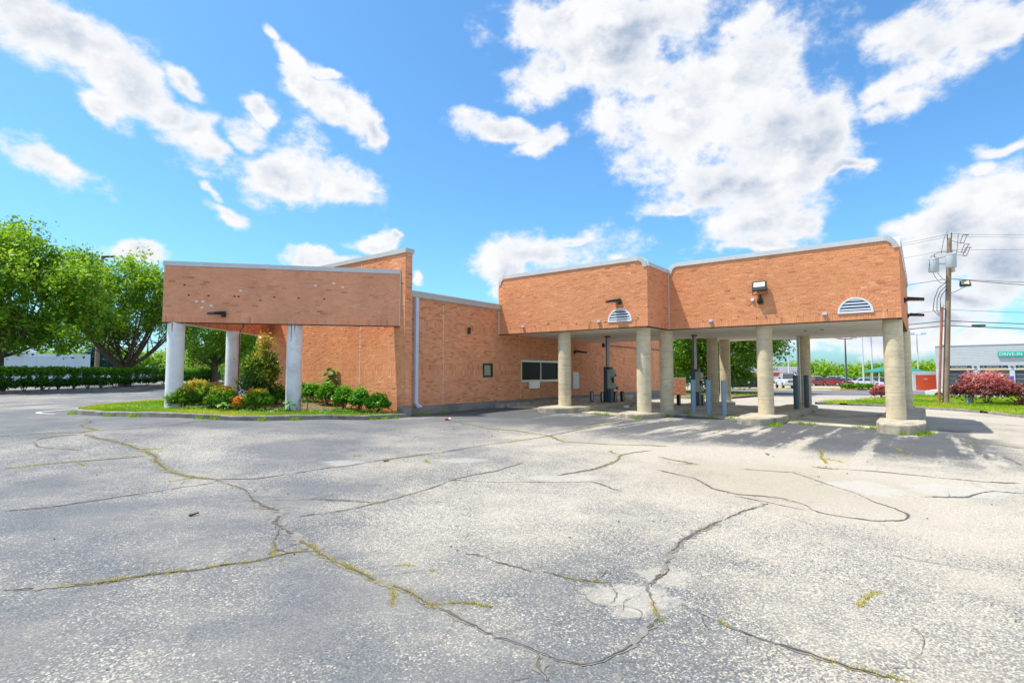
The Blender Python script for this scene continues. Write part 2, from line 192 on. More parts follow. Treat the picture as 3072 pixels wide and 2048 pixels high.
# ---------------------------------------------------------------- mesh helpers
def nmesh(name,verts,faces,tone=None,smooth=False):
    verts=np.asarray(verts,np.float32); me=bpy.data.meshes.new(name)
    if isinstance(faces,np.ndarray):
        k=faces.shape[1]; nf=len(faces); me.vertices.add(len(verts)); me.vertices.foreach_set('co',verts.ravel())
        me.loops.add(nf*k); me.loops.foreach_set('vertex_index',faces.astype(np.int32).ravel()); me.polygons.add(nf)
        me.polygons.foreach_set('loop_start',np.arange(0,nf*k,k,dtype=np.int32)); me.polygons.foreach_set('loop_total',np.full(nf,k,np.int32))
        me.update(calc_edges=True)
        me.polygons.foreach_set('use_smooth',np.full(nf,bool(smooth)))
    else: me.from_pydata(verts.tolist(),[],[tuple(int(i) for i in f) for f in faces]); me.update()
    if tone is not None:
        a=me.attributes.new('tone','FLOAT','POINT'); a.data.foreach_set('value',np.asarray(tone,np.float32))
    if smooth: me.polygons.foreach_set('use_smooth',[True]*len(me.polygons))
    return me
def wloc(o):
    v=Vector(o.location)
    while o.parent: o=o.parent; v=v+o.location
    return v
def put(name,me,m=None,parent=None,loc=None,label=None,cat=None,group=None,kind=None):
    o=bpy.data.objects.new(name,me); C.objects.link(o)
    if m is not None and me is not None and len(me.materials)==0: me.materials.append(m)
    if parent is not None: o.parent=parent
    if loc is not None: o.location=loc
    tag(o,label,cat,group,kind); return o
def tag(o,label=None,cat=None,group=None,kind=None):
    for k,v in (('label',label),('category',cat),('group',group),('kind',kind)):
        if v: o[k]=v
def root(name,loc,label,cat,group=None,rz=0):
    o=put(name,None,loc=loc,label=label,cat=cat,group=group); o.rotation_euler.z=rz; return o
class MB:
    """collects simple solids; coordinates are the parent's own"""
    def __init__(s): s.v=[]; s.f=[]
    def add(s,vs,fs):
        b=len(s.v); s.v+= [tuple(map(float,p)) for p in vs]; s.f+=[tuple(b+i for i in f) for f in fs]; return s
    def box(s,x0,x1,y0,y1,z0,z1,rz=0,c=(0,0)):
        P=[(x,y,z) for z in (z0,z1) for y in (y0,y1) for x in (x0,x1)]
        if rz:
            cs,sn=math.cos(rz),math.sin(rz); P=[(c[0]+(x-c[0])*cs-(y-c[1])*sn,c[1]+(x-c[0])*sn+(y-c[1])*cs,z) for x,y,z in P]
        return s.add(P,[(0,2,3,1),(4,5,7,6),(0,1,5,4),(2,6,7,3),(0,4,6,2),(1,3,7,5)])
    def prism(s,poly,z0,z1,bev=0):
        n=len(poly); ar=sum(poly[i][0]*poly[(i+1)%n][1]-poly[(i+1)%n][0]*poly[i][1] for i in range(n))
        if ar<0: poly=poly[::-1]
        zt=z1 if callable(z1) else (lambda x,y:z1); zb=z0 if callable(z0) else (lambda x,y:z0)
        if bev:
            cx=sum(p[0] for p in poly)/n; cy=sum(p[1] for p in poly)/n; ins=[]
            for i in range(n):
                a=np.array(poly[i-1]);b=np.array(poly[i]);c_=np.array(poly[(i+1)%n]); d1=(b-a)/np.linalg.norm(b-a); d2=(c_-b)/np.linalg.norm(c_-b)
                nn=np.array([-d1[1],d1[0]])+np.array([-d2[1],d2[0]]); nn/= max(.3,np.linalg.norm(nn)); ins.append(tuple(b+nn*bev))
            vs=[(x,y,zb(x,y)) for x,y in poly]+[(x,y,zt(x,y)-bev) for x,y in poly]+[(x,y,zt(x,y)) for x,y in ins]
            fs=[(i,(i+1)%n,n+(i+1)%n,n+i) for i in range(n)]+[(n+i,n+(i+1)%n,2*n+(i+1)%n,2*n+i) for i in range(n)]+[tuple(range(2*n,3*n)),tuple(range(n-1,-1,-1))]
        else:
            vs=[(x,y,zb(x,y)) for x,y in poly]+[(x,y,zt(x,y)) for x,y in poly]
            fs=[(i,(i+1)%n,n+(i+1)%n,n+i) for i in range(n)]+[tuple(range(n,2*n)),tuple(range(n-1,-1,-1))]
        return s.add(vs,fs)
    def cyl(s,p0,p1,r0,r1=None,n=12,cap=True):
        r1=r0 if r1 is None else r1; p0=Vector(p0);p1=Vector(p1); d=(p1-p0).normalized(); a=d.orthogonal().normalized(); b=d.cross(a)
        vs=[];
        for p,r in ((p0,r0),(p1,r1)):
            for i in range(n):
                t=2*math.pi*i/n; vs.append(p+(a*math.cos(t)+b*math.sin(t))*r)
        fs=[(i,(i+1)%n,n+(i+1)%n,n+i) for i in range(n)]
        if cap: fs+=[tuple(range(n-1,-1,-1)),tuple(range(n,2*n))]
        return s.add(vs,fs)
    def tube(s,pts,r,n=6):
        pts=[Vector(p) for p in pts]; rr=r if isinstance(r,(list,tuple)) else [r]*len(pts); vs=[];fs=[]; a=None
        for i,p in enumerate(pts):
            d=(pts[min(i+1,len(pts)-1)]-pts[max(i-1,0)]).normalized()
            a=d.orthogonal().normalized() if a is None else (a-d*a.dot(d)).normalized(); b=d.cross(a)
            for k in range(n):
                t=2*math.pi*k/n; vs.append(p+(a*math.cos(t)+b*math.sin(t))*rr[i])
        for i in range(len(pts)-1):
            for k in range(n): fs.append((i*n+k,i*n+(k+1)%n,(i+1)*n+(k+1)%n,(i+1)*n+k))
        fs+=[tuple(range(n-1,-1,-1)),tuple((len(pts)-1)*n+k for k in range(n))]
        return s.add(vs,fs)
    def quad(s,a,b,c,d): return s.add([a,b,c,d],[(0,1,2,3)])
    def lathe(s,prof,c=(0,0,0),n=24):
        vs=[];fs=[]
        for r,z in prof:
            for i in range(n): t=2*math.pi*i/n; vs.append((c[0]+r*math.cos(t),c[1]+r*math.sin(t),c[2]+z))
        for j in range(len(prof)-1):
            for i in range(n): fs.append((j*n+i,j*n+(i+1)%n,(j+1)*n+(i+1)%n,(j+1)*n+i))
        fs.append(tuple((len(prof)-1)*n+i for i in range(n))); fs.append(tuple(range(n-1,-1,-1)))
        return s.add(vs,fs)
    def build(s,name,m,parent=None,smooth=False,bevel=0,off=None,**k):
        vs=np.array(s.v,float)
        if off is not None: vs=vs-np.array(off)
        me=nmesh(name,vs,s.f)
        if bevel:
            bm=bmesh.new(); bm.from_mesh(me); bmesh.ops.remove_doubles(bm,verts=bm.verts,dist=1e-5)
            bmesh.ops.bevel(bm,geom=[e for e in bm.edges if len(e.link_faces)==2 and e.calc_face_angle(0)>.5],offset=bevel,segments=2,affect='EDGES',clamp_overlap=True); bm.to_mesh(me); bm.free()
        if smooth:
            me.polygons.foreach_set('use_smooth',[True]*len(me.polygons)); me.set_sharp_from_angle(angle=math.radians(40))
        return put(name,me,m,parent,**k)
def text(body,size,m,parent,loc,rot,name='lettering',extr=.004,ax='CENTER',label=None):
    cu=bpy.data.curves.new('t','FONT'); cu.body=body; cu.size=size; cu.extrude=extr; cu.align_x=ax; cu.align_y='CENTER'
    to=bpy.data.objects.new('t',cu); C.objects.link(to); bpy.context.view_layer.update()
    me=bpy.data.meshes.new_from_object(to.evaluated_get(bpy.context.evaluated_depsgraph_get())); bpy.data.objects.remove(to); bpy.data.curves.remove(cu)
    o=put(name,me,None,parent); me.materials.clear(); me.materials.append(m); o.location=loc; o.rotation_euler=rot
    if label: o['label']=label
    return o
def copy_tree(o,parent=None):
    c=o.copy(); C.objects.link(c)
    if parent: c.parent=parent
    for ch in list(o.children): copy_tree(ch,c)
    return c

# ---------------------------------------------------------------- asphalt
def asphalt():
    m=bpy.data.materials.new('worn_asphalt'); m.use_nodes=True; t=m.node_tree; n=t.nodes; l=t.links; b=n['Principled BSDF']; b.inputs['Roughness'].default_value=.93; b.inputs['Specular IOR Level'].default_value=.2
    g=n.new('ShaderNodeNewGeometry'); P=g.outputs['Position']
    def nz(sc_,det=6,r=.6,vec=None,dist=0):
        x=n.new('ShaderNodeTexNoise'); x.inputs['Scale'].default_value=sc_; x.inputs['Detail'].default_value=det; x.inputs['Roughness'].default_value=r; x.inputs['Distortion'].default_value=dist; l.new(vec or P,x.inputs['Vector']); return x.outputs['Fac']
    def mm(op,a,b_=None,c=None,clamp=False):
        x=n.new('ShaderNodeMath'); x.operation=op; x.use_clamp=clamp
        for i,v in enumerate((a,b_,c)):
            if v is None: continue
            if isinstance(v,(int,float)): x.inputs[i].default_value=v
            else: l.new(v,x.inputs[i])
        return x.outputs[0]
    def ss(x,a,b_,lo=0,hi=1):
        r=n.new('ShaderNodeMapRange'); r.interpolation_type='SMOOTHSTEP'; l.new(x,r.inputs[0]); r.inputs[1].default_value=a; r.inputs[2].default_value=b_; r.inputs[3].default_value=lo; r.inputs[4].default_value=hi; return r.outputs[0]
    def dot(v):
        x=n.new('ShaderNodeVectorMath'); x.operation='DOT_PRODUCT'; l.new(P,x.inputs[0]); x.inputs[1].default_value=v; return x.outputs['Value']
    sx=n.new('ShaderNodeSeparateXYZ'); l.new(P,sx.inputs[0]); X,Y=sx.outputs[0],sx.outputs[1]
    u=dot((float(U[0]),float(U[1]),0)); v=dot((float(V[0]),float(V[1]),0))
    # worn (pale aggregate showing) ratio
    R=mm('ADD',ss(X,-5,6,.24,.92),mm('MULTIPLY',mm('SUBTRACT',nz(.28,5,.6),.5),2.1))
    R=mm('ADD',R,mm('MULTIPLY',mm('SUBTRACT',nz(1.6,5,.65),.5),.55))
    R=mm('ADD',R,ss(Y,2.5,6,-.16,.03))
    # paler, closer worn band in mid distance on the left
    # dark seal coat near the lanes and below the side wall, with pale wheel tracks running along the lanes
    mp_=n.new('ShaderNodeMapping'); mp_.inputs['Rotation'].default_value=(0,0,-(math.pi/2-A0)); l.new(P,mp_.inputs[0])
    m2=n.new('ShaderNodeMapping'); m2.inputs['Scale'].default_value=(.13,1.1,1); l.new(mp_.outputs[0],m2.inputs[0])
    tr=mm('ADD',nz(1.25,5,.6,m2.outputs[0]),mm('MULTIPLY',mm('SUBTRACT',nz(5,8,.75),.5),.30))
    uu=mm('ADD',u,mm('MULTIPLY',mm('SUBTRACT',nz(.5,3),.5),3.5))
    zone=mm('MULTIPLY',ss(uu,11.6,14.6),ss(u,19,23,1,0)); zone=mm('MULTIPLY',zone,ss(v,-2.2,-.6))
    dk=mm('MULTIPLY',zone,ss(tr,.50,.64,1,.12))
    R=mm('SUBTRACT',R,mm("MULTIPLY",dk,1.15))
    bedz=mm('MULTIPLY',ss(Y,11,14),ss(X,-3,1,1,0)); bedz=mm('MULTIPLY',bedz,ss(Y,16,19,1,0)); R=mm('SUBTRACT',R,mm('MULTIPLY',bedz,.35))
    R=mm('MAXIMUM',mm('MINIMUM',R,1.0),0.0)
    vo=n.new('ShaderNodeTexVoronoi'); vo.inputs['Scale'].default_value=92; l.new(P,vo.inputs['Vector'])
    sc_=n.new('ShaderNodeSeparateColor'); l.new(vo.outputs['Color'],sc_.inputs[0])
    f=mm('ADD',mm('MULTIPLY',sc_.outputs[0],.62),mm('MULTIPLY',nz(24,3,.7),.38))
    th=mm('SUBTRACT',.86,mm('MULTIPLY',R,.72))
    k=n.new('ShaderNodeMapRange'); l.new(mm('SUBTRACT',f,th),k.inputs[0]); k.inputs[1].default_value=-.10; k.inputs[2].default_value=.10; K=k.outputs[0]
    st=ramp(n,[(0,(.30,.268,.222)),(.5,(.42,.38,.325)),(.85,(.52,.475,.415)),(1,(.60,.56,.50))]); l.new(sc_.outputs[1],st.inputs[0])
    dr=ramp(n,[(0,(.085,.093,.105)),(.6,(.135,.143,.155)),(1,(.20,.205,.21))]); l.new(sc_.outputs[2],dr.inputs[0])
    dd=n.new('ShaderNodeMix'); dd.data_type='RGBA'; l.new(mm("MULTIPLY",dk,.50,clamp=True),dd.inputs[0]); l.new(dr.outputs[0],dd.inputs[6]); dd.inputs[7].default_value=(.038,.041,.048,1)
    mx_=n.new('ShaderNodeMix'); mx_.data_type='RGBA'; l.new(K,mx_.inputs[0]); l.new(dd.outputs[2],mx_.inputs[6]); l.new(st.outputs[0],mx_.inputs[7])
    # dust film evening out the tone, stronger where worn
    du=n.new('ShaderNodeMix'); du.data_type='RGBA'; l.new(mm('MULTIPLY',mm('MULTIPLY',ss(nz(.7,6,.7),.35,.7),mm('ADD',.22,mm('MULTIPLY',R,.42))),mm('SUBTRACT',1.0,mm('MULTIPLY',dk,.8))),du.inputs[0]); l.new(mx_.outputs[2],du.inputs[6]); du.inputs[7].default_value=(.43,.39,.325,1)
    # brown silt by puddles
    si=n.new('ShaderNodeMix'); si.data_type='RGBA'; 
    d=mm('SQRT',mm('ADD',mm('POWER',mm('SUBTRACT',X,4.1),2.0),mm('POWER',mm('MULTIPLY',mm('SUBTRACT',Y,8.4),1.0),2.0)))
    l.new(mm('MULTIPLY',ss(mm('ADD',d,mm('MULTIPLY',nz(1.3,5),2.2)),1.9,3.6,1,0),.45),si.inputs[0]); l.new(du.outputs[2],si.inputs[6]); si.inputs[7].default_value=(.34,.29,.22,1)
    # smooth pale concrete patches
    last=si.outputs[2]
    for px,py,rx,ry,col in ((.68,4.17,.17,.21,(.42,.39,.33)),(.98,4.1,.30,.30,(.50,.465,.41)),(.84,3.87,.16,.12,(.47,.435,.38)),(1.28,4.55,.25,.25,(.47,.435,.38)),(5.25,8.0,.5,.6,(.46,.45,.43)),(.9,8.5,.7,.28,(.48,.45,.40)),(-.9,9.9,.5,.3,(.45,.43,.40)),(-2.9,9.5,.5,.3,(.44,.42,.39)),(6.6,7.9,.9,.5,(.46,.45,.43))):
        a_=mm('POWER',mm('DIVIDE',mm('SUBTRACT',X,px),rx),2.0); b_=mm('POWER',mm('DIVIDE',mm('SUBTRACT',Y,py),ry),2.0)
        e=mm('ADD',mm('SQRT',mm('ADD',a_,b_)),mm('MULTIPLY',mm('SUBTRACT',nz(3.2/rx**.5,6,.7),.5),1.9))
        q=n.new('ShaderNodeMix'); q.data_type='RGBA'; l.new(ss(e,.62,1.05,.5,0),q.inputs[0]); l.new(last,q.inputs[6]); q.inputs[7].default_value=(*col,1); last=q.outputs[2]
    wf_=n.new('ShaderNodeMix'); wf_.data_type='RGBA'; wf_.blend_type='MULTIPLY'; l.new(ss(X,-6,3),wf_.inputs[0]); l.new(last,wf_.inputs[6]); wf_.inputs[7].default_value=(1.01,.985,.94,1); last=wf_.outputs[2]
    l.new(last,b.inputs['Base Color'])
    bp=n.new('ShaderNodeBump'); bp.inputs['Strength'].default_value=.55; bp.inputs['Distance'].default_value=.006; l.new(mm('ADD',mm('MULTIPLY',K,.8),nz(30,3)),bp.inputs['Height']); l.new(bp.outputs[0],b.inputs['Normal'])
    return m
M['asphalt']=asphalt()
def axis(lo,hi,a,b,st):
    m_=np.arange(a,b+1e-6,st); L=[];x=a;s=st
    while x>lo: s*=1.25; x-=s; L.append(x)
    H=[];x=b;s=st
    while x<hi: s*=1.25; x+=s; H.append(x)
    return np.array(L[::-1]+list(m_)+H)
xs=axis(-900,900,-16,26,.4); ys=axis(-300,1500,-3,30,.4)
XX,YY=np.meshgrid(xs,ys); ZZ=terz(XX,YY)
nx,ny=len(xs),len(ys); idx=np.arange(nx*ny).reshape(ny,nx)
fa=np.stack([idx[:-1,:-1],idx[:-1,1:],idx[1:,1:],idx[1:,:-1]],-1).reshape(-1,4)
put('ground',nmesh('ground',np.stack([XX,YY,ZZ],-1).reshape(-1,3),fa,smooth=True),M['asphalt'],kind='structure')
def sheet_early(): pass
# ---------------------------------------------------------------- cracks and the weeds in them
CR= [(0.05,0.1,[(-11.64,14.55),(-10.58,13.41),(-10.33,12.74),(-9.71,12.18),(-9.22,11.88)]),(0.03,0.2,[(-10.46,10.9),(-10.19,11.18),(-9.8,11.36),(-9.28,11.48),(-9.24,11.85),(-8.68,12.13),(-8.36,12.9),(-8.33,13.96),(-8.24,14.59)]),(0.035,0.1,[(-9.08,11.28),(-9.44,11.06),(-9.45,10.68),(-9.37,10.46),(-8.88,10.03),(-8.48,9.95),(-7.97,9.92)]),(0.06,0.45,[(-9.05,11.29),(-8.3,10.84),(-7.83,10.63),(-7.37,10.33),(-6.89,10.05),(-6.41,9.64),(-6.11,9.21),(-5.49,8.58),(-4.95,8.21),(-4.46,8.04)]),(0.07,0.08,[(-4.46,8.04),(-3.9,7.6),(-3.58,7.26),(-3.24,6.8),(-2.99,6.59),(-2.74,6.41),(-2.67,6.06),(-2.48,5.8)]),(0.05,0.35,[(-2.48,5.8),(-2.17,5.49),(-1.85,5.14),(-1.54,4.83),(-1.29,4.59)]),(0.02,0.25,[(-8.11,8.49),(-7.72,8.97),(-7.14,9.35),(-6.62,9.71)]),(0.035,0.04,[(-5.93,6.23),(-5.57,6.38),(-5.27,6.7),(-4.95,7.09),(-4.71,7.42),(-4.35,7.8)]),(0.025,0.15,[(-4.46,8.04),(-3.86,8.13),(-3.51,8.55),(-3.13,9.03),(-2.58,9.47)]),(0.022,0.3,[(-3.02,9.06),(-2.69,9.46),(-2.07,10.14),(-1.35,10.87),(-0.52,11.96),(0.01,12.41),(0.69,13.2),(1.07,13.71),(2.29,15.36),(3.66,17.4)]),(0.015,0,[(-3.14,6.91),(-2.56,7.07),(-1.92,7.09)]),(0.02,0.35,[(-3.79,4.02),(-3.41,4.17),(-3.11,4.3),(-2.98,4.41),(-2.62,4.63),(-2.48,4.73),(-2.27,4.83),(-2.07,5.07),(-1.85,5.14)]),(0.008,0.2,[(-2.29,4.83),(-2.23,5.14),(-2.41,5.4)]),(0.005,0,[(-4.21,4.45),(-3.98,4.39),(-3.71,4.37),(-3.35,4.44),(-3.14,4.54),(-2.96,4.7)]),(0.035,0.55,[(-1.58,4.85),(-1.42,4.69),(-1.12,4.43),(-0.93,4.33),(-0.72,4.12),(-0.54,3.94)]),(0.045,0.06,[(-0.54,3.94),(-0.4,3.81),(-0.27,3.68),(-0.04,3.5),(0.17,3.33),(0.27,3.24),(0.41,3.19),(0.53,3.24),(0.71,3.41),(0.95,3.67),(1.0,3.76)]),(0.03,0.1,[(-2.47,6.28),(-2.12,6.55),(-1.75,6.96),(-1.56,7.24),(-1.31,7.64),(-1.02,8.23),(-0.79,8.57),(-0.25,8.98),(0.2,9.67)]),(0.014,0,[(-2.78,7.04),(-2.23,7.08),(-1.91,7.05),(-1.72,7.02)]),(0.02,0,[(-1.04,8.39),(-0.23,8.25),(0.12,8.26)]),(0.018,0.15,[(-0.45,5.07),(-0.27,5.05),(-0.15,4.87),(0.02,4.77),(0.24,4.62)]),(0.006,0.05,[(0.54,4.25),(0.64,4.38),(0.78,4.4),(0.78,4.18),(0.75,4.0),(0.66,3.94),(0.57,4.05),(0.54,4.25)]),(0.006,0.05,[(0.75,4.0),(0.83,3.97),(0.95,3.85),(0.89,3.73),(0.74,3.76),(0.69,3.89)]),(0.03,0.5,[(-1.96,16.64),(-1.19,15.68),(-0.7,14.86),(0.06,14.53),(0.93,13.54),(1.21,12.41),(2.1,12.02),(3.48,12.06)]),(0.03,0.3,[(0.73,8.7),(1.29,9.07),(1.64,9.42),(1.97,10.01),(2.16,10.6),(2.96,11.33)]),(0.014,0,[(0.04,8.31),(0.7,8.25),(1.23,8.3),(1.57,7.65)]),(0.025,0.5,[(2.86,10.55),(3.08,10.17),(3.39,9.76)]),(0.022,0,[(4.0,9.42),(4.43,9.24),(4.76,9.15),(4.8,8.6),(4.81,8.16),(4.89,7.59),(4.78,7.19),(4.85,6.77),(4.8,6.5),(4.58,6.3),(4.2,6.21),(3.92,6.39),(3.76,6.53),(3.74,6.73)]),(0.02,0,[(3.74,6.73),(3.78,6.98),(3.6,7.29),(3.15,7.45),(2.92,7.78),(2.92,8.5),(2.47,9.12)]),(0.012,0,[(3.05,7.37),(3.34,7.05),(3.5,6.84),(3.67,6.59)]),(0.02,0.05,[(5.77,9.5),(6.33,9.22),(6.89,8.81),(7.46,8.49),(7.98,8.38)]),(0.025,0,[(5.76,7.49),(5.96,7.51),(6.32,7.48),(6.67,7.7),(7.07,7.91),(7.38,7.75)]),(0.02,0,[(3.32,6.96),(2.82,6.59),(2.43,6.22)]),(0.055,0.12,[(2.43,6.22),(2.03,5.83),(1.71,5.42),(1.46,5.03),(1.39,4.85)]),(0.03,0,[(5.38,14.25),(6.27,15.54),(6.74,16.3)]),(0.03,0.2,[(8.89,13.93),(8.87,13.23),(8.64,12.09),(8.11,10.6)]),(0.02,0.25,[(10.99,14.71),(11.06,13.52),(11.43,12.51),(11.46,11.97)]),(0.03,0.1,[(10.43,12.37),(10.12,11.48),(9.98,10.93),(9.38,9.82)]),(0.02,0.8,[(6.73,11.71),(6.31,10.9),(5.91,10.07)]),(0.04,0.4,[(5.39,9.7),(5.57,9.53),(5.77,9.45)]),(0.02,0.3,[(1.44,3.67),(1.54,3.58),(1.62,3.47)]),(0.025,0.04,[(1.62,3.47),(1.74,3.37),(1.83,3.28),(1.92,3.19),(2.07,3.08),(2.17,3.02)]),(0.006,0.15,[(1.19,4.09),(1.25,3.97),(1.31,3.89),(1.36,3.76),(1.44,3.67)]),(0.008,0,[(0.99,3.73),(1.08,3.72),(1.23,3.76)]),(0.006,0.1,[(4.19,6.13),(4.17,5.87)]),(0.035,0.1,[(0.17,3.33),(0.17,3.22),(0.18,3.12),(0.2,3.03)]),(0.012,0.25,[(1.37,4.8),(1.25,4.56),(1.09,4.35),(1.04,4.06),(0.98,3.86),(1.0,3.76)]),(0.02,0.2,[(0.24,4.62),(0.51,4.47),(0.79,4.42)]),(0.015,0.3,[(1.39,4.85),(1.26,4.6),(1.12,4.35)]),(0.015,0.3,[(-2.48,5.8),(-2.38,5.41),(-2.23,5.14),(-2.07,5.07)])]
cm=MB(); tm=MB(); WP=[]; 
def dens_line(pts,step=.07):
    o=[];
    for (x0,y0),(x1,y1) in zip(pts,pts[1:]):
        n_=max(1,int(math.hypot(x1-x0,y1-y0)/step))
        for i in range(n_): t=i/n_; o.append((x0+(x1-x0)*t,y0+(y1-y0)*t))
    return o+[pts[-1]]
def smooth_line(p,k=3):
    p=np.array(p,float)
    for _ in range(k):
        q=p.copy(); q[1:-1]=(p[:-2]+2*p[1:-1]+p[2:])/4; p=q
    return p
def strand(p,wdt,wp,gap=.0):
    n_=len(p); d=np.gradient(p,axis=0); d/=np.maximum(1e-6,np.hypot(d[:,0],d[:,1]))[:,None]; nn=np.stack([-d[:,1],d[:,0]],1)
    lf=np.convolve(RNG.normal(0,1,n_+20),np.ones(21)/21**.5,'valid')[:n_]
    ww=(wdt*.5*(.75+.35*lf)).clip(wdt*.12,wdt); ww[:3]*=.3; ww[-3:]*=.3
    for layer,scale,dz,rough in ((tm,1.55,.004,.4),(cm,.5 if wdt>.03 else .75,.008,.45)):
        if layer is tm and wdt<.012: continue
        a=p+nn*(ww*scale*(1+RNG.normal(0,rough,n_)).clip(.15,2))[:,None]; b=p-nn*(ww*scale*(1+RNG.normal(0,rough,n_)).clip(.15,2))[:,None]
        za=terz(a[:,0],a[:,1])+dz; zb=terz(b[:,0],b[:,1])+dz; k0=len(layer.v)
        for i in range(n_): layer.v+= [(a[i,0],a[i,1],za[i]),(b[i,0],b[i,1],zb[i])]
        br=RNG.random()*7; keep=[not(layer is cm and math.sin(i*.11+br)>.93) for i in range(n_-1)]
        layer.f+=[(k0+2*i+1,k0+2*i+3,k0+2*i+2,k0+2*i) for i in range(n_-1) if keep[i]]
    if wp>0:
        on=False
        for i in range(n_):
            if RNG.random()<.07: on=RNG.random()<wp*2.3
            if on: WP.append((p[i,0],p[i,1],max(.02,wdt)))
def rwalk(p0,a,L,turn=.35,step=.035):
    q=[np.array(p0)]; 
    for _ in range(int(L/step)): a+=RNG.normal(0,turn); q.append(q[-1]+step*np.array((math.cos(a),math.sin(a)))); a-=.0
    return np.array(q)
for wdt,wp,pts in CR:
    p=smooth_line(dens_line(pts,.035),3); n_=len(p); dist=np.hypot(*p.mean(0))
    def lfn(k,s_): q=np.stack([np.convolve(RNG.normal(0,1,n_+k),np.ones(k+1)/(k+1)**.5,'valid')[:n_] for _ in (0,1)],1); return q*s_
    jit=lfn(12,.010)+lfn(4,.006)+RNG.normal(0,.004,(n_,2)); p=p+jit
    strand(p,wdt*1.15,wp)
    # hairline branches beside the main cracks
    for _ in range(int(len(pts)*(.8 if wdt>=.02 else .4))):
        i=RNG.integers(1,n_-1); d=p[i]-p[i-1]; a=math.atan2(d[1],d[0])+RNG.choice([-1,1])*RNG.uniform(.4,1.4); strand(rwalk(p[i],a,RNG.uniform(.12,.6),.13),RNG.uniform(.003,.007)*(1+.05*dist),wp*.3)
for _ in range(30):
    x,y=RNG.uniform(-7,9),RNG.uniform(2.8,13); strand(rwalk((x,y),RNG.random()*6.28,RNG.uniform(.2,1.0),.12),RNG.uniform(.003,.006)*(1+.04*y),.1)
tm.build('crack_edges',M['tar'],kind='structure'); cm.build('crack',M['crack'],kind='structure')
def blades(n_,xy,z,h,wd,lean=.5):
    """n_ grass blades as thin triangles; xy (n,2), z (n), h (n)"""
    th=RNG.random(n_)*2*math.pi; dx=np.cos(th)*wd; dy=np.sin(th)*wd; la=RNG.normal(0,lean,(n_,2))*h[:,None]
    v=np.empty((n_,3,3)); v[:,0]=np.stack([xy[:,0]-dx,xy[:,1]-dy,z],1); v[:,1]=np.stack([xy[:,0]+dx,xy[:,1]+dy,z],1); v[:,2]=np.stack([xy[:,0]+la[:,0],xy[:,1]+la[:,1],z+h],1)
    return v.reshape(-1,3),np.arange(n_*3).reshape(-1,3)
def grass(name,xy,h,wd,m,tone,**k):
    xy=np.asarray(xy,float); n_=len(xy); z=terz(xy[:,0],xy[:,1])+k.pop('dz',0); v,f=blades(n_,xy,z,np.broadcast_to(h,(n_,)) if not isinstance(h,np.ndarray) else h,wd)
    return put(name,nmesh(name,v,f,tone=np.repeat(tone,3)),m,kind='stuff',**k)
wp=np.array(WP); r=np.repeat(wp,15,0); off=RNG.normal(0,1,(len(r),2))*(r[:,2:3]*.35+.008)
hh=RNG.uniform(.008,.032,len(r))*np.repeat(RNG.uniform(.3,1.2,len(wp)),15)
grass('crack_weeds',r[:,:2]+off,hh,.004,M['weed'],np.clip(np.repeat(RNG.random(len(wp))*.7,15)+RNG.normal(.2,.15,len(r)),0,1),label='short yellow green weeds growing out of the asphalt cracks')
# scattered pebbles / debris bits
nP=110; pm=MB()
for i in range(nP):
    x=RNG.uniform(-9,12); y=RNG.uniform(3,16)**1.0; r_=RNG.uniform(.005,.011)*(1+.05*y); z=tz(x,y); pm.cyl((x,y,z),(x+RNG.normal(0,.004),y,z+r_*.9),r_,r_*.5,6)
pm.build('loose_gravel',M['crack'],kind='stuff',label='scattered dark grit and gravel bits on the asphalt')
# ---------------------------------------------------------------- lane slabs, islands, kerbs
slz=lambda v:-1.71+.0215*v
def zuv(fn): return lambda x,y: fn(x*U[0]+y*U[1],x*V[0]+y*V[1])
sl=MB()
def slab(u0,u1,v0,v1):
    P=[uv(u,v) for u,v in ((u0,v0),(u1,v0),(u1,v1),(u0,v1))]; sl.prism(P,zuv(lambda u,v:slz(v)-.25),zuv(lambda u,v:slz(v)))
for a,b in ((19.55,22),(22.012,24.5),(24.512,27.2)):
    slab(a,b,.9,3.9); slab(a,b,4.6,7.7)
for a,b in ((17.6,20.2),(20.212,22.8),(22.812,25.6)):
    slab(a,b,8.4,10.6); slab(a,b,11.5,14.2)
sl.build('lane_slab',M['slab'],kind='structure')
def island(u0,u1,v0,v1,zt,tp=1.2,name='lane_island'):
    w_=v1-v0
    poly=[(u0+tp,v1),(u0+.30,v1-.12*w_),(u0+.06,v1-.28*w_),(u0,v1-.5*w_),(u0+.12,v0+.30*w_),(u0+.45,v0+.14*w_),(u0+tp,v0),(u1-.9,v0),(u1-.15,v0+.25*w_),(u1,v0+.5*w_),(u1-.1,v1-.25*w_),(u1-.8,v1)]
    P=[uv(*p) for p in poly]
    m_=MB().prism(P,lambda x,y:tz(x,y)-.12,lambda x,y:zt,bev=.025)
    o=m_.build(name,M['kerb'],kind='structure',bevel=.012)
    ins=[(u0+tp+.02,v1-.16),(u0+.45,v1-.30*w_),(u0+.22,v1-.5*w_),(u0+.6,v0+.28*w_),(u0+tp+.05,v0+.16),(u1-.95,v0+.16),(u1-.3,v0+.5*w_),(u1-.85,v1-.16)]
    MB().prism([uv(*p) for p in ins],lambda x,y:zt-.01,lambda x,y:zt+.004).build('island_top',M['concrete'],kind='structure')
    return o
island(17.75,27.5,-.02,1.15,-1.40); island(17.75,27.4,3.68,4.95,-1.42); island(16.9,28.3,7.35,8.78,-1.41,1.5); island(16.35,24.6,10.3,11.85,-1.30,1.5)
# strip of kerb along the side wall
MB().prism([uv(u,v) for u,v in ((17.2,13.95),(30,13.95),(30,14.22),(17.2,14.22))],lambda x,y:tz(x,y)-.3,lambda x,y:-1.31,bev=.02).build('wall_kerb',M['kerb'],kind='structure')
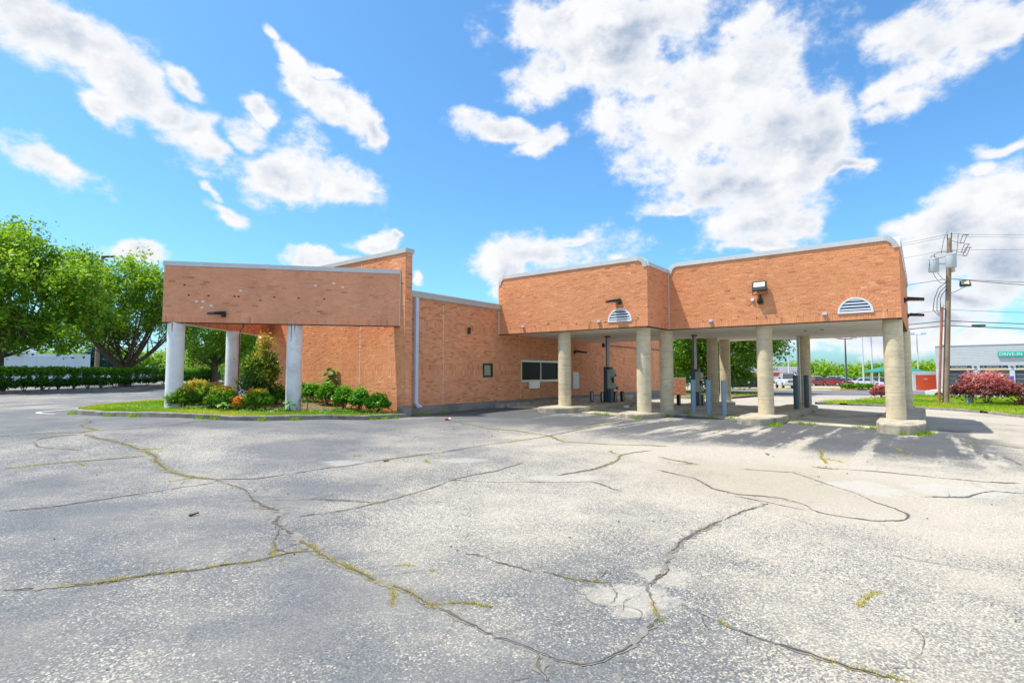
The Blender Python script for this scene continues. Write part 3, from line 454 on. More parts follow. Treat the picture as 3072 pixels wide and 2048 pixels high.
# planting bed and its kerb
KB=[(-13.9,16.9),(-13.82,16.35),(-13.22,15.92),(-12.02,15.5),(-10.77,15.12),(-9.4,14.9),(-8.0,14.95),(-6.63,15.2),(-5.5,15.85),(-4.5,17.1),(-3.6,18.12)]
KT=[(-13.95,16.9),(-14.25,18),(-14.3,19.5),(-13.9,22),(-13.4,25.5)]
full=smooth_line(dens_line(KT[::-1][:-1]+KB,.35),6)
km=MB(); n_=len(full); d=np.gradient(full,axis=0); d/=np.hypot(d[:,0],d[:,1])[:,None]; nn=np.stack([-d[:,1],d[:,0]],1)
prof=[(0,-.2),(0,.115),(.02,.14),(.15,.14),(.16,-.1)]; k=len(prof); g_=terz(full[:,0],full[:,1]); tilt=RNG.normal(0,.006,n_)
for i in range(n_):
    for o_,z_ in prof: km.v.append((full[i,0]+nn[i,0]*o_,full[i,1]+nn[i,1]*o_,g_[i]+z_+(tilt[i] if z_>0 else 0)))
for i in range(n_-1):
    for j in range(k-1): km.f.append((i*k+j,i*k+j+1,(i+1)*k+j+1,(i+1)*k+j))
km.build('bed_kerb',M['kerbShade'],kind='structure')
inner=full+nn*.155; bedpoly=[tuple(p) for p in inner[::2]]+[uv(12.13,14.12),uv(12.13,24.3)]
def inpoly(P,poly):
    poly=np.asarray(poly); x,y=P[:,0],P[:,1]; c=np.zeros(len(P),bool); j=len(poly)-1
    for i in range(len(poly)):
        xi,yi=poly[i];xj,yj=poly[j]; c^=((yi>y)!=(yj>y))&(x<(xj-xi)*(y-yi)/(yj-yi+1e-12)+xi); j=i
    return c
def patch(name,poly,dz,m,cell=.3,dip=0,kind='structure'):
    """a sheet following the ground inside a polygon"""
    bm=bmesh.new(); vs=[bm.verts.new((x,y,0)) for x,y in poly]; fc=bm.faces.new(vs); bmesh.ops.triangulate(bm,faces=[fc])
    for ax,lo,hi in ((0,min(p[0] for p in poly),max(p[0] for p in poly)),(1,min(p[1] for p in poly),max(p[1] for p in poly))):
        x=lo+cell
        while x<hi:
            co=(x,0,0) if ax==0 else (0,x,0); no=(1,0,0) if ax==0 else (0,1,0)
            bmesh.ops.bisect_plane(bm,geom=bm.verts[:]+bm.edges[:]+bm.faces[:],plane_co=co,plane_no=no); x+=cell
    P=np.array([v.co[:2] for v in bm.verts]); Z=terz(P[:,0],P[:,1])+dz+dip*np.sin(P[:,0]*1.7)*np.sin(P[:,1]*2.1)
    for v,z in zip(bm.verts,Z): v.co.z=z
    bmesh.ops.recalc_face_normals(bm,faces=bm.faces)
    if sum(f.normal.z for f in bm.faces)<0: bmesh.ops.reverse_faces(bm,faces=bm.faces)
    me=bpy.data.meshes.new(name); bm.to_mesh(me); bm.free(); return put(name,me,m,kind=kind)
patch('planting_bed',bedpoly,.115,M['soil'],.4,.012)
# grass on the bed: mostly along the front and the left tip
def fill(poly,n_,dens=None):
    poly=np.asarray(poly); lo,hi=poly.min(0),poly.max(0); P=RNG.uniform(lo,hi,(n_,2)); P=P[inpoly(P,poly)]
    if dens is not None: P=P[RNG.random(len(P))<dens(P)]
    return P
def pn(P,s,seed=0):
    """cheap smooth patch noise 0..1"""
    return .5+.25*(np.sin(P[:,0]*s+seed)+np.sin(P[:,1]*s*1.3+seed*2+1.7*np.sin(P[:,0]*s*.6)))
def edge_d(P,line):
    d=np.full(len(P),1e9)
    for i in range(0,len(line),2): d=np.minimum(d,np.hypot(P[:,0]-line[i,0],P[:,1]-line[i,1]))
    return d
def bd(P):
    e=edge_d(P,full); left=P[:,0]<-11.2
    return np.where(left,.95,np.clip(1.15-.42*e,.06,1))*np.clip(.35+pn(P,2.2,3),.1,1)
Pg=fill(bedpoly,190000,bd); grass('bed_grass',Pg,RNG.uniform(.03,.10,len(Pg)),.007,M['grass'],np.clip(pn(Pg,1.1,5)*.7+RNG.normal(.1,.18,len(Pg)),0,1),dz=.11,label='sunlit lawn grass in the planting bed behind the curved kerb')
# painted line round the bed tip
pl=smooth_line(dens_line([(-13.6,15.85),(-14.1,15.9),(-14.6,16.35),(-14.75,17.2),(-14.7,18.3)],.1),6); qm=MB(); d=np.gradient(pl,axis=0); d/=np.hypot(d[:,0],d[:,1])[:,None]; nn2=np.stack([-d[:,1],d[:,0]],1)
for s_ in (1,-1):
    for i in range(len(pl)): qm.v.append((*(pl[i]+nn2[i]*.055*s_),tz(*pl[i])+.005)) if 0 else None
for i in range(len(pl)):
    for s_ in (1,-1): q=pl[i]+nn2[i]*.055*s_; qm.v.append((q[0],q[1],tz(*q)+.005))
qm.f=[(2*i+1,2*i+3,2*i+2,2*i) for i in range(len(pl)-1)]; qm.build('painted_line',M['paintline'],kind='structure')
# darker access road beyond the lanes, pale apron before it
patch('access_road',[(9,45.5),(30,44.5),(46,47),(52,52),(50,59.5),(30,60.5),(9,58)],.02,mat('grey_road_asphalt',(.135,.14,.155),.9,var=.2,vscale=.8,dirt=(.19,.19,.19),dscale=.4),1.5)
# right-hand verge
VG=[(17.58,30.66),(21.87,35.25),(24.91,37.14),(27.9,39.64),(33.5,43.2),(36.5,43),(40,41),(44,34),(34,14),(27,14.5),(23.02,21.0),(23.26,23.79),(23.89,27.38),(23.7,28.86),(23.04,30.2),(21.5,31.6)]
patch('grass_verge',VG,.10,M['turf'],.8,.03)
ve=smooth_line(dens_line([(27.2,14.5),(24.4,18.5),(23.05,21.0),(23.2,23.79),(23.85,27.38),(23.68,28.86),(23.0,30.2),(21.5,31.5),(17.5,30.66)],.5),3)
vm=MB(); d=np.gradient(ve,axis=0); d/=np.hypot(d[:,0],d[:,1])[:,None]; nn3=np.stack([-d[:,1],d[:,0]],1); g_=terz(ve[:,0],ve[:,1])
for i in range(len(ve)):
    tl=RNG.normal(0,.015)
    for o_,z_ in ((.1,-.1),(.1,.10),(.08,.12),(-.06,.12),(-.07,-.1)): vm.v.append((ve[i,0]+nn3[i,0]*o_,ve[i,1]+nn3[i,1]*o_,g_[i]+z_+tl))
for i in range(len(ve)-1):
    if i%7==3: continue
    for j in range(4): vm.f.append((i*5+j,i*5+j+1,(i+1)*5+j+1,(i+1)*5+j))
vm.build('verge_kerb',M['kerbShade'],kind='structure')
Pv=fill(VG,230000,lambda P:np.clip(.35+pn(P,1.6,2),.15,1)); grass('verge_grass',Pv,RNG.uniform(.05,.20,len(Pv))*np.clip(.5+pn(Pv,.9,4),.5,1.4),.014,M['grass'],np.clip(pn(Pv,1.3,1)*.8+RNG.normal(.05,.18,len(Pv)),0,1),dz=.08,label='long sunny grass on the roadside verge around the utility pole')

# ================================================================ the bank building
UF,VE,VW,UL,V1,UR,V3,U4,ZS=12.15,14.10,14.25,17.43,7.52,19.35,.44,28.8,1.63
BU,BV=34.86,24.35
bx,by=uv(UF,VE); bank=root('bank_building',(bx,by,-1.5),'orange brick bank building with a drive-through canopy on round concrete columns','building')
BO=(bx,by,-1.5)
def bput(mb,name,m,parent=None,**k): return mb.build(name,m,parent or bank,off=BO,**k)
BR=[]   # every full brick: (x,y,z,w,h,rz,tone,proj,parent,px)
BH,BW,SH,JT=.0677,.203,.203,.010
def wall_panel(name,P0,d,L,z0,ztop,m,thick=.05,n=None,holes=()):
    """backing (mortar plane) of a wall, cut round its openings; z top may follow a curve"""
    mb=MB(); ss_=sorted(set([0,L]+[round(x,3) for h in holes for x in h[:2]]+([round(t,3) for t in np.linspace(0,.42,9)]+[round(L-t,3) for t in np.linspace(0,.42,9)] if callable(ztop) else [])))
    zt=ztop if callable(ztop) else (lambda s:ztop); zb=z0 if callable(z0) else (lambda s:z0)
    for a,b in zip(ss_,ss_[1:]):
        if b-a<1e-4: continue
        hs=[h for h in holes if h[0]<=a+1e-3 and h[1]>=b-1e-3]; cuts=[(zb,None)]
        segs=[]; lo=(zb(a),zb(b))
        for h in sorted(hs,key=lambda h:h[2]): segs.append((lo,(h[2],h[2]))); lo=(h[3],h[3])
        segs.append((lo,(zt(a+1e-4),zt(b-1e-4))))
        for (l0,l1),(h0,h1) in segs:
            pa=(P0[0]+d[0]*a,P0[1]+d[1]*a); pb=(P0[0]+d[0]*b,P0[1]+d[1]*b); qa=(pa[0]-n[0]*thick,pa[1]-n[1]*thick); qb=(pb[0]-n[0]*thick,pb[1]-n[1]*thick)
            mb.add([(*pa,l0),(*pb,l1),(*pb,h1),(*pa,h0),(*qa,l0),(*qb,l1),(*qb,h1),(*qa,h0)],[(0,1,2,3),(5,4,7,6),(3,2,6,7),(1,0,4,5)])
    return bput(mb,name,m)
def lay(wname,P0,d,n,L,z0,z1,mb_mat,soldiers=(),mask=None,jit=.003,proj=.006,ztop=None,holes=(),parent_zb=None,tone=(.5,.22),spot=0,curve=None,thick=.05):
    P0=np.array(P0);d=np.array(d,float);n=np.array(n,float)
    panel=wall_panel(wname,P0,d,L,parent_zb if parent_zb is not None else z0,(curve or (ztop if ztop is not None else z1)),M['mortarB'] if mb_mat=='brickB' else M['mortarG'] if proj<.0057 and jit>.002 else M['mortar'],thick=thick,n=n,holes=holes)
    ang=math.atan2(d[1],d[0]); rows=[];z=z0;i=0
    while z<z1-.02:
        if any(abs(z-s)<.034 for s in soldiers): rows.append((z,SH,1,i)); z+=SH
        else: rows.append((z,BH,0,i)); z+=BH
        i+=1
    vs=[];ts=[]
    for z,h,sol,i in rows:
        step=BH if sol else BW; st=0 if sol else (-(i%2)*BW/2)
        x=st+(RNG.uniform(-.04,.04) if not sol else 0)
        while x<L-.01:
            a=max(x,0)+JT/2; b=min(x+step,L)-JT/2; x+=step
            if b-a<.02: continue
            c=(a+b)/2; zc=z+h/2; hh=min(h,z1-z)-JT
            if curve and zc+h*.3>curve(c)-.03: continue
            if mask and mask(c,zc): continue
            if any(hl[0]-.005<c<hl[1]+.005 and hl[2]-.01<zc<hl[3]+.01 for hl in holes): continue
            pr=max(.0008,proj+RNG.normal(0,jit)); t=float(np.clip(RNG.normal(*tone),0,.93)); 
            if spot and RNG.random()<spot: t=1.0
            if RNG.random()<.03: t=max(0,t-.35)
            wx,wy=P0+d*c; yaw=RNG.normal(0,jit*1.3); pit=RNG.normal(0,jit*.7)
            D=math.hypot(wx,wy); foreshort=abs(n[0]*wx+n[1]*wy)/D
            full=(b-a)>step-JT-.004
            # position-based size estimate on the picture plane
            px=1588*(b-a)*foreshort/D*(hh*1588/D) if full else 0
            BR.append([wx,wy,zc,b-a,hh,ang,t,pr,panel,px,n,d,yaw,pit,mb_mat,wname])
    return panel
R0=.38
def arch(L,lo=3.74,hi=4.12,r=R0,left=True,right=True,ins=0.0):
    """height of the coping's outer edge along a face of length L; round at the ends"""
    def f(s):
        q=0
        if left and s<r: q=r-s
        if right and s>L-r: q=max(q,s-(L-r))
        if q<=0: return hi-ins
        return lo+ (hi-lo)*math.sqrt(max(0,1-(q/r)**2))-ins
    return f
tU,tV=tuple(U),tuple(V); nU=tuple(-U); nV=tuple(-V)
SOL=[ZS]
def vhole(c,r): return lambda s,z: (s-c)**2+(z-1.85)**2<(r+.22)**2 and z>1.84
# canopy faces
LR=V1-V3; LL=VW-V1; LT=UR-UL; LSD=U4-UR
vr=1.59-V3; vl=8.59-V1; VRr=.47
cR=arch(LR,ins=.14); cL=arch(LL,ins=.14); cS=arch(LSD,ins=.14)
wR=lay('canopy_wall',uv(UR,V3),tV,nU,LR,ZS,4.0,'brick',SOL,vhole(vr,VRr),tone=(.58,.13),jit=.0024,proj=.0050,curve=cR)
wL=lay('canopy_wall',uv(UL,V1),tV,nU,LL,ZS,4.0,'brick',SOL,vhole(vl,VRr),tone=(.58,.13),jit=.0024,proj=.0050,curve=cL)
wT=lay('canopy_wall',uv(UL,V1),tU,nV,LT,ZS,3.75,'brickW',SOL,tone=(.4,.12),jit=.0015)
wS=lay('canopy_wall',uv(UR,V3),tU,nV,LSD,ZS,4.0,'brickW',SOL,tone=(.45,.12),jit=.0015,curve=cS)
# tall front fin
LF=BV-VE
wF=lay('tall_wall',uv(UF,VE),tV,nU,LF,-1.45,4.19,'brick',[-.083,.12],jit=.0026,proj=.0055,thick=.29,tone=(.60,.13),holes=[(2.50,2.525,-1.45,4.19)])
wE=lay('tall_wall_end',uv(UF+.008,VE),tU,nV,.29,-1.12,4.19,'brickW',[-.083,.12],jit=.0012)
# side wall with the teller window
W0=12.46; LW=BU-W0; win=(19.0-W0,22.1-W0,-.42,.58); dep=(16.42-W0,17.03-W0,-.18,.39)
wW=lay('side_wall',uv(W0,VW),tU,nV,LW,-1.18,2.66,'brickW',[-.083,.12,1.68],jit=.0014,holes=[win,dep,(14.13-W0,14.155-W0,-1.18,2.66),(18.88-W0,18.905-W0,.6,2.66),(18.98-W0,18.999-W0,-1.18,-.44),(34.05-W0,34.08-W0,-1.18,2.66)],tone=(.42,.17))
# entrance fascia: a triangle of brick beams, open to the sky
Bp=np.array((-11.2,16.88)); Ap=np.array((-3.9,18.39)); dBA=(Ap-Bp)/np.linalg.norm(Ap-Bp); LBA=float(np.linalg.norm(Ap-Bp)); nBA=np.array([dBA[1],-dBA[0]])
Cp=np.array(uv(UF,23.57)); dBC=(Cp-Bp)/np.linalg.norm(Cp-Bp); LBC=float(np.linalg.norm(Cp-Bp)); nBC=np.array([dBC[1],-dBC[0]])
wA=lay('entrance_fascia',Bp,dBA,nBA,LBA-.03,ZS,3.45,'brickB',SOL,jit=.0010,proj=.005,thick=.26,tone=(.6,.11),spot=0)
wC=lay('entrance_fascia',Bp+nBC*.28+dBC*.3,dBC,nBC,LBC-.34,ZS,3.45,'brick',SOL,jit=.0012,thick=.25,tone=(.3,.2))
# back and outer sides of the beams, pale underside
mb=MB(); q=Bp+dBC*.29; mb.add([(*(Bp-0*nBC),ZS),(*Cp,ZS),(*Cp,3.45),(*Bp,3.45)],[(0,3,2,1)])
mb.add([(*(Bp-nBA*.262),ZS+.01),(*(Ap-nBA*.262),ZS+.01),(*(Ap-nBA*.262),3.45),(*(Bp-nBA*.262),3.45)],[(0,1,2,3)]); bput(mb,'fascia_back',M['mortar'])
mb=MB(); mb.add([(*(Bp+nBA*.012),ZS-.004),(*(Ap+nBA*.012-dBA*.04),ZS-.004),(*(Ap-nBA*.26),ZS-.004),(*(Bp-nBA*.26),ZS-.004)],[(0,1,2,3)])
mb.add([(*(Bp+dBC*.3),ZS-.006),(*Cp,ZS-.006),(*(Cp+nBC*.29),ZS-.006),(*(Bp+nBC*.29+dBC*.3),ZS-.006)],[(0,3,2,1)]); bput(mb,'beam_underside',M['soffit'])
# main body so that nothing is hollow
mb=MB(); P=[uv(*p) for p in ((UF+.31,VE+.25),(BU,VW+.06),(BU,BV-.05),(UF+.31,BV-.05))]; mb.prism(P,lambda x,y:-2.2,lambda x,y:2.6); bput(mb,'wall_core',M['mortar'])
mb=MB(); mb.prism([uv(*p) for p in ((UR+.06,V3+.06),(U4,V3+.06),(U4,8.25),(25.35,8.25),(25.35,VW-.02),(UL+.06,VW-.02),(UL+.06,V1+.06),(UR+.06,V1+.06))],lambda x,y:ZS+.06,lambda x,y:3.6); bput(mb,'roof_deck',M['soffit'])
# plain return faces at the rear of the canopy
mb=MB()
for a,b in (((U4+.03,V3),(U4+.03,8.28)),((U4+.03,8.28),(25.38,8.28)),((25.38,8.28),(25.38,VW))):
    pa,pb=uv(*a),uv(*b); mb.quad((*pa,ZS),(*pb,ZS),(*pb,4.1),(*pa,4.1))
bput(mb,'canopy_rear',M['mortar'])
# ---- bricks: 300 largest as objects, the rest joined per wall
BR.sort(key=lambda b:-b[9]); single=[b for b in BR if b[9]>0][:300]; sid=set(id(b) for b in single)
bmesh_cache={}
def brick_mesh(w_,h_,pr,t,mn):
    t=min(t,.9)
    key=(round(w_,3),round(h_,3),round(pr,4),round(t,1),mn)
    if key not in bmesh_cache:
        x,z,y=w_/2,h_/2,pr; e=.0006
        vs=[(-x,-.02,-z),(x,-.02,-z),(x,-.02,z),(-x,-.02,z),(-x,y-e,-z),(x,y-e,-z),(x,y-e,z),(-x,y-e,z),(-x+e,y,-z+e),(x-e,y,-z+e),(x-e,y,z-e),(-x+e,y,z-e)]
        fs=[(0,4,5,1),(1,5,6,2),(2,6,7,3),(3,7,4,0),(4,8,9,5),(5,9,10,6),(6,10,11,7),(7,11,8,4),(8,11,10,9)]
        me=nmesh('brick',vs,fs,tone=[round(t,1)]*12); me.materials.append(M[mn]); bmesh_cache[key]=me
    return bmesh_cache[key]
for b in single:
    x,y,z,w_,h_,ang,t,pr,panel,px,n,d,yaw,pit,mn,wn=b
    o=bpy.data.objects.new('brick',brick_mesh(w_,h_,pr,t,mn)); C.objects.link(o); o.parent=panel
    # local y must point outwards
    zr=math.atan2(-n[0],n[1]) ; o.location=(x-BO[0],y-BO[1],z-BO[2]); o.rotation_euler=(pit,0,zr+yaw)
groups={}
for b in BR:
    if id(b) in sid: continue
    groups.setdefault(b[8].name,[]).append(b)
QF=np.array([(0,4,5,1),(1,5,6,2),(2,6,7,3),(3,7,4,0),(4,7,6,5)])
for nm,L_ in groups.items():
    k=len(L_); a=np.array([[b[0],b[1],b[2],b[3],b[4],b[6],b[7],b[12],b[13]] for b in L_]); n=np.array(L_[0][10]); d=np.array(L_[0][11])
    vv=np.empty((k,8,3))
    for j,(sx,sy,sz) in enumerate([(-1,-1,-1),(1,-1,-1),(1,-1,1),(-1,-1,1),(-1,1,-1),(1,1,-1),(1,1,1),(-1,1,1)]):
        off=np.where(sy>0,a[:,6],-.02)+ (sx*a[:,3]/2*a[:,7]+sz*a[:,4]/2*a[:,8]*1.5 if sy>0 else 0)
        vv[:,j,0]=a[:,0]+d[0]*sx*a[:,3]/2+n[0]*off; vv[:,j,1]=a[:,1]+d[1]*sx*a[:,3]/2+n[1]*off; vv[:,j,2]=a[:,2]+sz*a[:,4]/2
    ff=(QF[None]+8*np.arange(k)[:,None,None]).reshape(-1,4)
    cr_=np.cross([d[0],d[1],0],[0,0,1]); 
    if cr_[0]*n[0]+cr_[1]*n[1]<0: ff=ff[:,::-1]
    put('bricks',nmesh('bricks',vv.reshape(-1,3)-np.array(BO),ff,tone=np.repeat(a[:,5],8)),M[L_[0][14]],parent=L_[0][8],kind='stuff')
# ---- arched louvre vents with their ring of bricks
def vent(P0,sc_,wall):
    P0=np.array(P0); c=P0+V*sc_; n=np.array(nU); r=VRr; r2=r-.055
    def pt(s,z,o): q=c+V*s+n*o; return (q[0],q[1],1.86+z)
    mb=MB(); seg=18; ring=[]
    A_=[math.pi*i/seg for i in range(seg+1)]
    for i in range(seg):
        a,b=A_[i],A_[i+1]
        for ra,rb,o in ((r,r2,.035),):
            mb.add([pt(r*math.cos(a),r*math.sin(a),.035),pt(r*math.cos(b),r*math.sin(b),.035),pt(r2*math.cos(b),r2*math.sin(b),.035),pt(r2*math.cos(a),r2*math.sin(a),.035),
                    pt(r*math.cos(a),r*math.sin(a),-.02),pt(r*math.cos(b),r*math.sin(b),-.02),pt(r2*math.cos(b),r2*math.sin(b),-.05),pt(r2*math.cos(a),r2*math.sin(a),-.05)],[(0,1,2,3),(0,4,5,1),(2,6,7,3)])
    mb.add([pt(-r,-.02,.036),pt(r,-.02,.036),pt(r,.045,.036),pt(-r,.045,.036),pt(-r,-.02,-.02),pt(r,-.02,-.02),pt(r,.045,-.05),pt(-r,.045,-.05)],[(0,1,2,3),(1,0,4,5),(3,2,6,7)])
    fr=bput(mb,'vent',M['white'])
    bk=MB().add([pt(r2*math.cos(a),r2*math.sin(a),.012) for a in A_],[tuple(range(seg+1))]); bput(bk,'vent_opening',M['darkgap'],fr) 
    fr.children[-1].location=(0,0,0)
    for j in range(4):
        z=.075+j*.095; w1=math.sqrt(max(0,r2*r2-(z)**2)); w2=math.sqrt(max(.001,r2*r2-(z+.05)**2)); 
        lm=MB().add([pt(-w1,z,.033),pt(w1,z,.033),pt(w2,z+.05,.016),pt(-w2,z+.05,.016),pt(-w1,z-.006,.033),pt(w1,z-.006,.033),pt(w2,z+.044,.014),pt(-w2,z+.044,.014)],[(0,1,2,3),(4,7,6,5),(0,4,5,1)])
        bput(lm,'louver',M['steel'],fr)
    rb=MB(); nb=17; tn=[]
    for i in range(nb):
        a=math.pi*(i+.06)/nb; b=math.pi*(i+.94)/nb; ri,ro=r+.012,r+.205; pr=.009+RNG.normal(0,.003)
        k0=len(rb.v); Q=[(ri,a),(ri,b),(ro,b),(ro,a)]
        rb.add([pt(R_*math.cos(t),R_*math.sin(t)*1.0,pr) for R_,t in Q]+[pt(R_*math.cos(t),R_*math.sin(t),-.01) for R_,t in Q],[(0,1,2,3),(0,4,5,1),(1,5,6,2),(2,6,7,3),(3,7,4,0)]); tn+= [float(np.clip(RNG.normal(.5,.12),0,.95))]*8
    # the corners outside the ring: mortar coloured spandrel is the backing panel; arch bricks are one part
    put('arch_bricks',nmesh('arch',np.array(rb.v)-np.array(BO),rb.f,tone=tn),M['brick'],parent=wall)
vent(uv(UR,V3),vr,wR); vent(uv(UL,V1),vl,wL)
# ---- copings
def coping(P0,d,n,L,fn,name='coping',band=.15,over=.04,back=.32,m='metal'):
    P0=np.array(P0);d=np.array(d);n=np.array(n); S=[0]; 
    S=sorted(set(list(np.linspace(0,min(R0,L/2),10))+list(np.linspace(L-min(R0,L/2),L,10))+list(np.linspace(R0,L-R0,max(2,int(L/3)))) )) if callable(fn) else list(np.linspace(0,L,max(2,int(L/3)+1)))
    f=fn if callable(fn) else (lambda s:fn); pts=[(s,f(s)) for s in S]; mb=MB(); k=len(pts)
    for i,(s,z) in enumerate(pts):
        a=pts[max(0,i-1)];b=pts[min(k-1,i+1)]; tx,tz_=b[0]-a[0],b[1]-a[1]; l=math.hypot(tx,tz_); nx_,nz_=tz_/l,-tx/l   # inward normal (down)
        if i==0 and callable(fn): nx_,nz_=.93,-.1
        if i==k-1 and callable(fn): nx_,nz_=-.93,-.1
        si,zi=s+nx_*band,z+nz_*band
        for (ss_,zz,o) in ((s,z,over),(si,zi,over),(si,zi,over-.012),(s,z,-back),(s,z-.03,-back)):
            q=P0+d*ss_+n*o; mb.v.append((q[0],q[1],zz))
    for i in range(k-1):
        A_=i*5;B_=A_+5; mb.f+=[(A_,B_,B_+1,A_+1),(A_+1,B_+1,B_+2,A_+2),(A_+3,B_+3,B_,A_),(A_+4,B_+4,B_+3,A_+3)]
    mb.f+=[(0,1,2,3),((k-1)*5+3,(k-1)*5+2,(k-1)*5+1,(k-1)*5)]
    o=bput(mb,name,M[m]); return o
coping(uv(UR,V3),tV,nU,LR,arch(LR)); coping(uv(UL,V1),tV,nU,LL,arch(LL)); coping(uv(UR,V3),tU,nV,LSD,arch(LSD))
coping(uv(UL+.02,V1),tU,nV,LT-.04,3.895)
# standing-seam ribs on the rounded ends
mb=MB()
for P0,L in ((uv(UR,V3),LR),(uv(UL,V1),LL)):
    P0=np.array(P0); n=np.array(nU)
    for e in (0,1):
        for k in range(1,9):
            t=k/9*math.pi/2; s=R0-R0*math.cos(t); z=3.74+.38*math.sin(t); s1=s+.14*math.cos(t); z1=z-.14*math.sin(t)
            if e: s,s1=L-s,L-s1
            a=P0+V*s+n*.042; b=P0+V*s1+n*.042; mb.tube([(a[0],a[1],z),(b[0],b[1],z1)],.005,4)
bput(mb,'coping_seam',M['metal'])
# tall wall coping and fascia copings
mb=MB(); 
for a,b,z0,z1,hw in ((uv(UF+.15,VE-.04),uv(UF+.15,BV+.03),4.19,4.345,.20),):
    dx=np.array(b)-np.array(a); l=np.linalg.norm(dx); dx/=l; nn_=np.array([-dx[1],dx[0]]); P=[tuple(np.array(p)+nn_*s_*hw) for p,s_ in ((a,1),(b,1),(b,-1),(a,-1))]; mb.prism(P,lambda x,y:z0,lambda x,y:z1)
bput(mb,'coping',M['metal2'])
mb=MB(); mb.prism([tuple(p) for p in (Bp+nBA*.03-dBA*.03,Ap+nBA*.03+dBA*.0,Ap-nBA*.30,Bp-nBA*.30-dBA*.03)],lambda x,y:3.452,lambda x,y:3.60); bput(mb,'coping',M['metal'])
mb=MB(); mb.prism([tuple(p) for p in (Bp-nBC*.03+dBC*.33,Cp-nBC*.03,Cp+nBC*.31,Bp+nBC*.31+dBC*.33)],lambda x,y:3.452,lambda x,y:3.595); bput(mb,'coping',M['metal'])
# gutter along the side wall, downspout
gm=MB(); prof=[(0,2.66),(.06,2.66),(.12,2.70),(.13,2.80),(.15,2.84),(.15,2.90),(0,2.90)]
for u in (W0-.02,UL-.012): 
    for o_,z in prof: q=uv(u,VW-o_); gm.v.append((*q,z))
k=len(prof); gm.f=[(i,(i+1)%k,k+(i+1)%k,k+i) for i in range(k)]+[tuple(range(k)),tuple(range(2*k-1,k-1,-1))]; bput(gm,'gutter',M['metal2'])
gm=MB(); P=[uv(*p) for p in ((UL+.3,VW-.09),(BU,VW-.09),(BU,VW+.3),(UL+.3,VW+.3))]; gm.prism(P,lambda x,y:2.665,lambda x,y:2.88); bput(gm,'gutter',M['metal2'])
dsm=MB(); u0=12.66
def ubox(mb,u0,u1,v0,v1,z0,z1): return mb.prism([uv(*p) for p in ((u0,v0),(u1,v0),(u1,v1),(u0,v1))],lambda x,y:z0,lambda x,y:z1)
ubox(dsm,u0,u0+.13,VW-.14,VW-.02,-1.05,2.68)
q0=[(u0,VW-.14),(u0+.13,VW-.14),(u0+.13,VW-.02),(u0,VW-.02)]
dsm.add([(*uv(a,b),-1.05) for a,b in q0]+[(*uv(a+.03,b-.22),-1.24+(.05 if b<VW-.1 else 0)) for a,b in q0],[(0,1,5,4),(1,2,6,5),(2,3,7,6),(3,0,4,7)])
ds=bput(dsm,'downspout',M['downspout'])
sm=MB()
for z in (2.2,.6,-.9): ubox(sm,u0-.02,u0+.15,VW-.145,VW-.01,z,z+.04)
bput(sm,'strap',M['downspout'],ds)
# plinth
pmb=MB(); P=[uv(*p) for p in ((W0-.33,VE-.02),(W0-.0,VE-.02),(W0,VW-.03),(BU+.02,VW-.03),(BU+.02,VW+.2),(W0-.33,VW+.2))]; pmb.prism(P,lambda x,y:tz(x,y)-.3,lambda x,y:-1.185 if True else 0,bev=.012); bput(pmb,'plinth',M['plinth'])
ubx=MB(); ubox(ubx,UF-.005,W0-.01,VE-.02,VE+.1,-1.19,-1.115); bput(ubx,'plinth',M['plinth'])
# sealant joints
def joint(fn): m_=MB(); fn(m_); bput(m_,'sealant_joint',M['caulk'])
for u,z0,z1 in ((14.142,-1.18,2.66),(18.892,.6,2.66),(18.99,-1.18,-.44),(34.065,-1.18,2.66)): joint(lambda m_: ubox(m_,u-.014,u+.014,VW-.008,VW+.01,z0,z1))
joint(lambda m_: ubox(m_,UL-.03,UL-.003,VW-.07,VW-.008,1.63,2.64)); joint(lambda m_: ubox(m_,UF-.009,UF+.01,VE+2.498,VE+2.526,-1.45,4.18)); joint(lambda m_: ubox(m_,UR-.045,UR-.01,V1-.045,V1-.012,1.64,3.74))
q=Ap-dBA*.012+nBA*.012; joint(lambda m_: m_.cyl((q[0],q[1],1.63),(q[0],q[1],3.45),.022,n=6))
q=Cp+nBC*.30-dBC*.05; MBt=MB().cyl((q[0],q[1],1.63),(q[0],q[1],3.4),.035,n=8); bput(MBt,'corner_trim',M['steel'])
# weep holes
wh=MB()
for P0,L in ((uv(UR,V3),LR),(uv(UL,V1),LL)):
    s=.35
    while s<L:
        q=np.array(P0)+V*s-U*.0105; z=1.845+RNG.choice([0,.068])*(RNG.random()<.3)
        wh.prism([tuple(q+V*.006+U*.02),tuple(q-V*.006+U*.02),tuple(q-V*.006-U*.004),tuple(q+V*.006-U*.004)],lambda x,y:z,lambda x,y:z+.055); s+=.62+RNG.uniform(-.04,.04)
bput(wh,'weep_hole',M['darkgap'],kind='stuff')
wm=MB(); wh=MB()
for s,z in ((.131,2.31),(.157,2.31),(.19,2.18),(.154,2.11),(.307,2.70),(.62,2.95),(.70,3.05),(.74,2.92)):
    q=Bp+dBA*s*LBA+nBA*.006; wm.prism([tuple(q-dBA*.045),tuple(q+dBA*.045),tuple(q+dBA*.045+nBA*.004),tuple(q-dBA*.045+nBA*.004)],lambda x,y:z-.03,lambda x,y:z+.03)
for s,z in ((.283,2.51),(.30,2.51),(.178,2.51),(.082,2.84),(.447,2.52),(.39,2.40),(.10,2.51),(.55,2.51),(.66,2.50)):
    q=Bp+dBA*s*LBA+nBA*.006; wh.prism([tuple(q-dBA*.03),tuple(q+dBA*.03),tuple(q+dBA*.03+nBA*.003),tuple(q-dBA*.03+nBA*.003)],lambda x,y:z-.02,lambda x,y:z+.02)
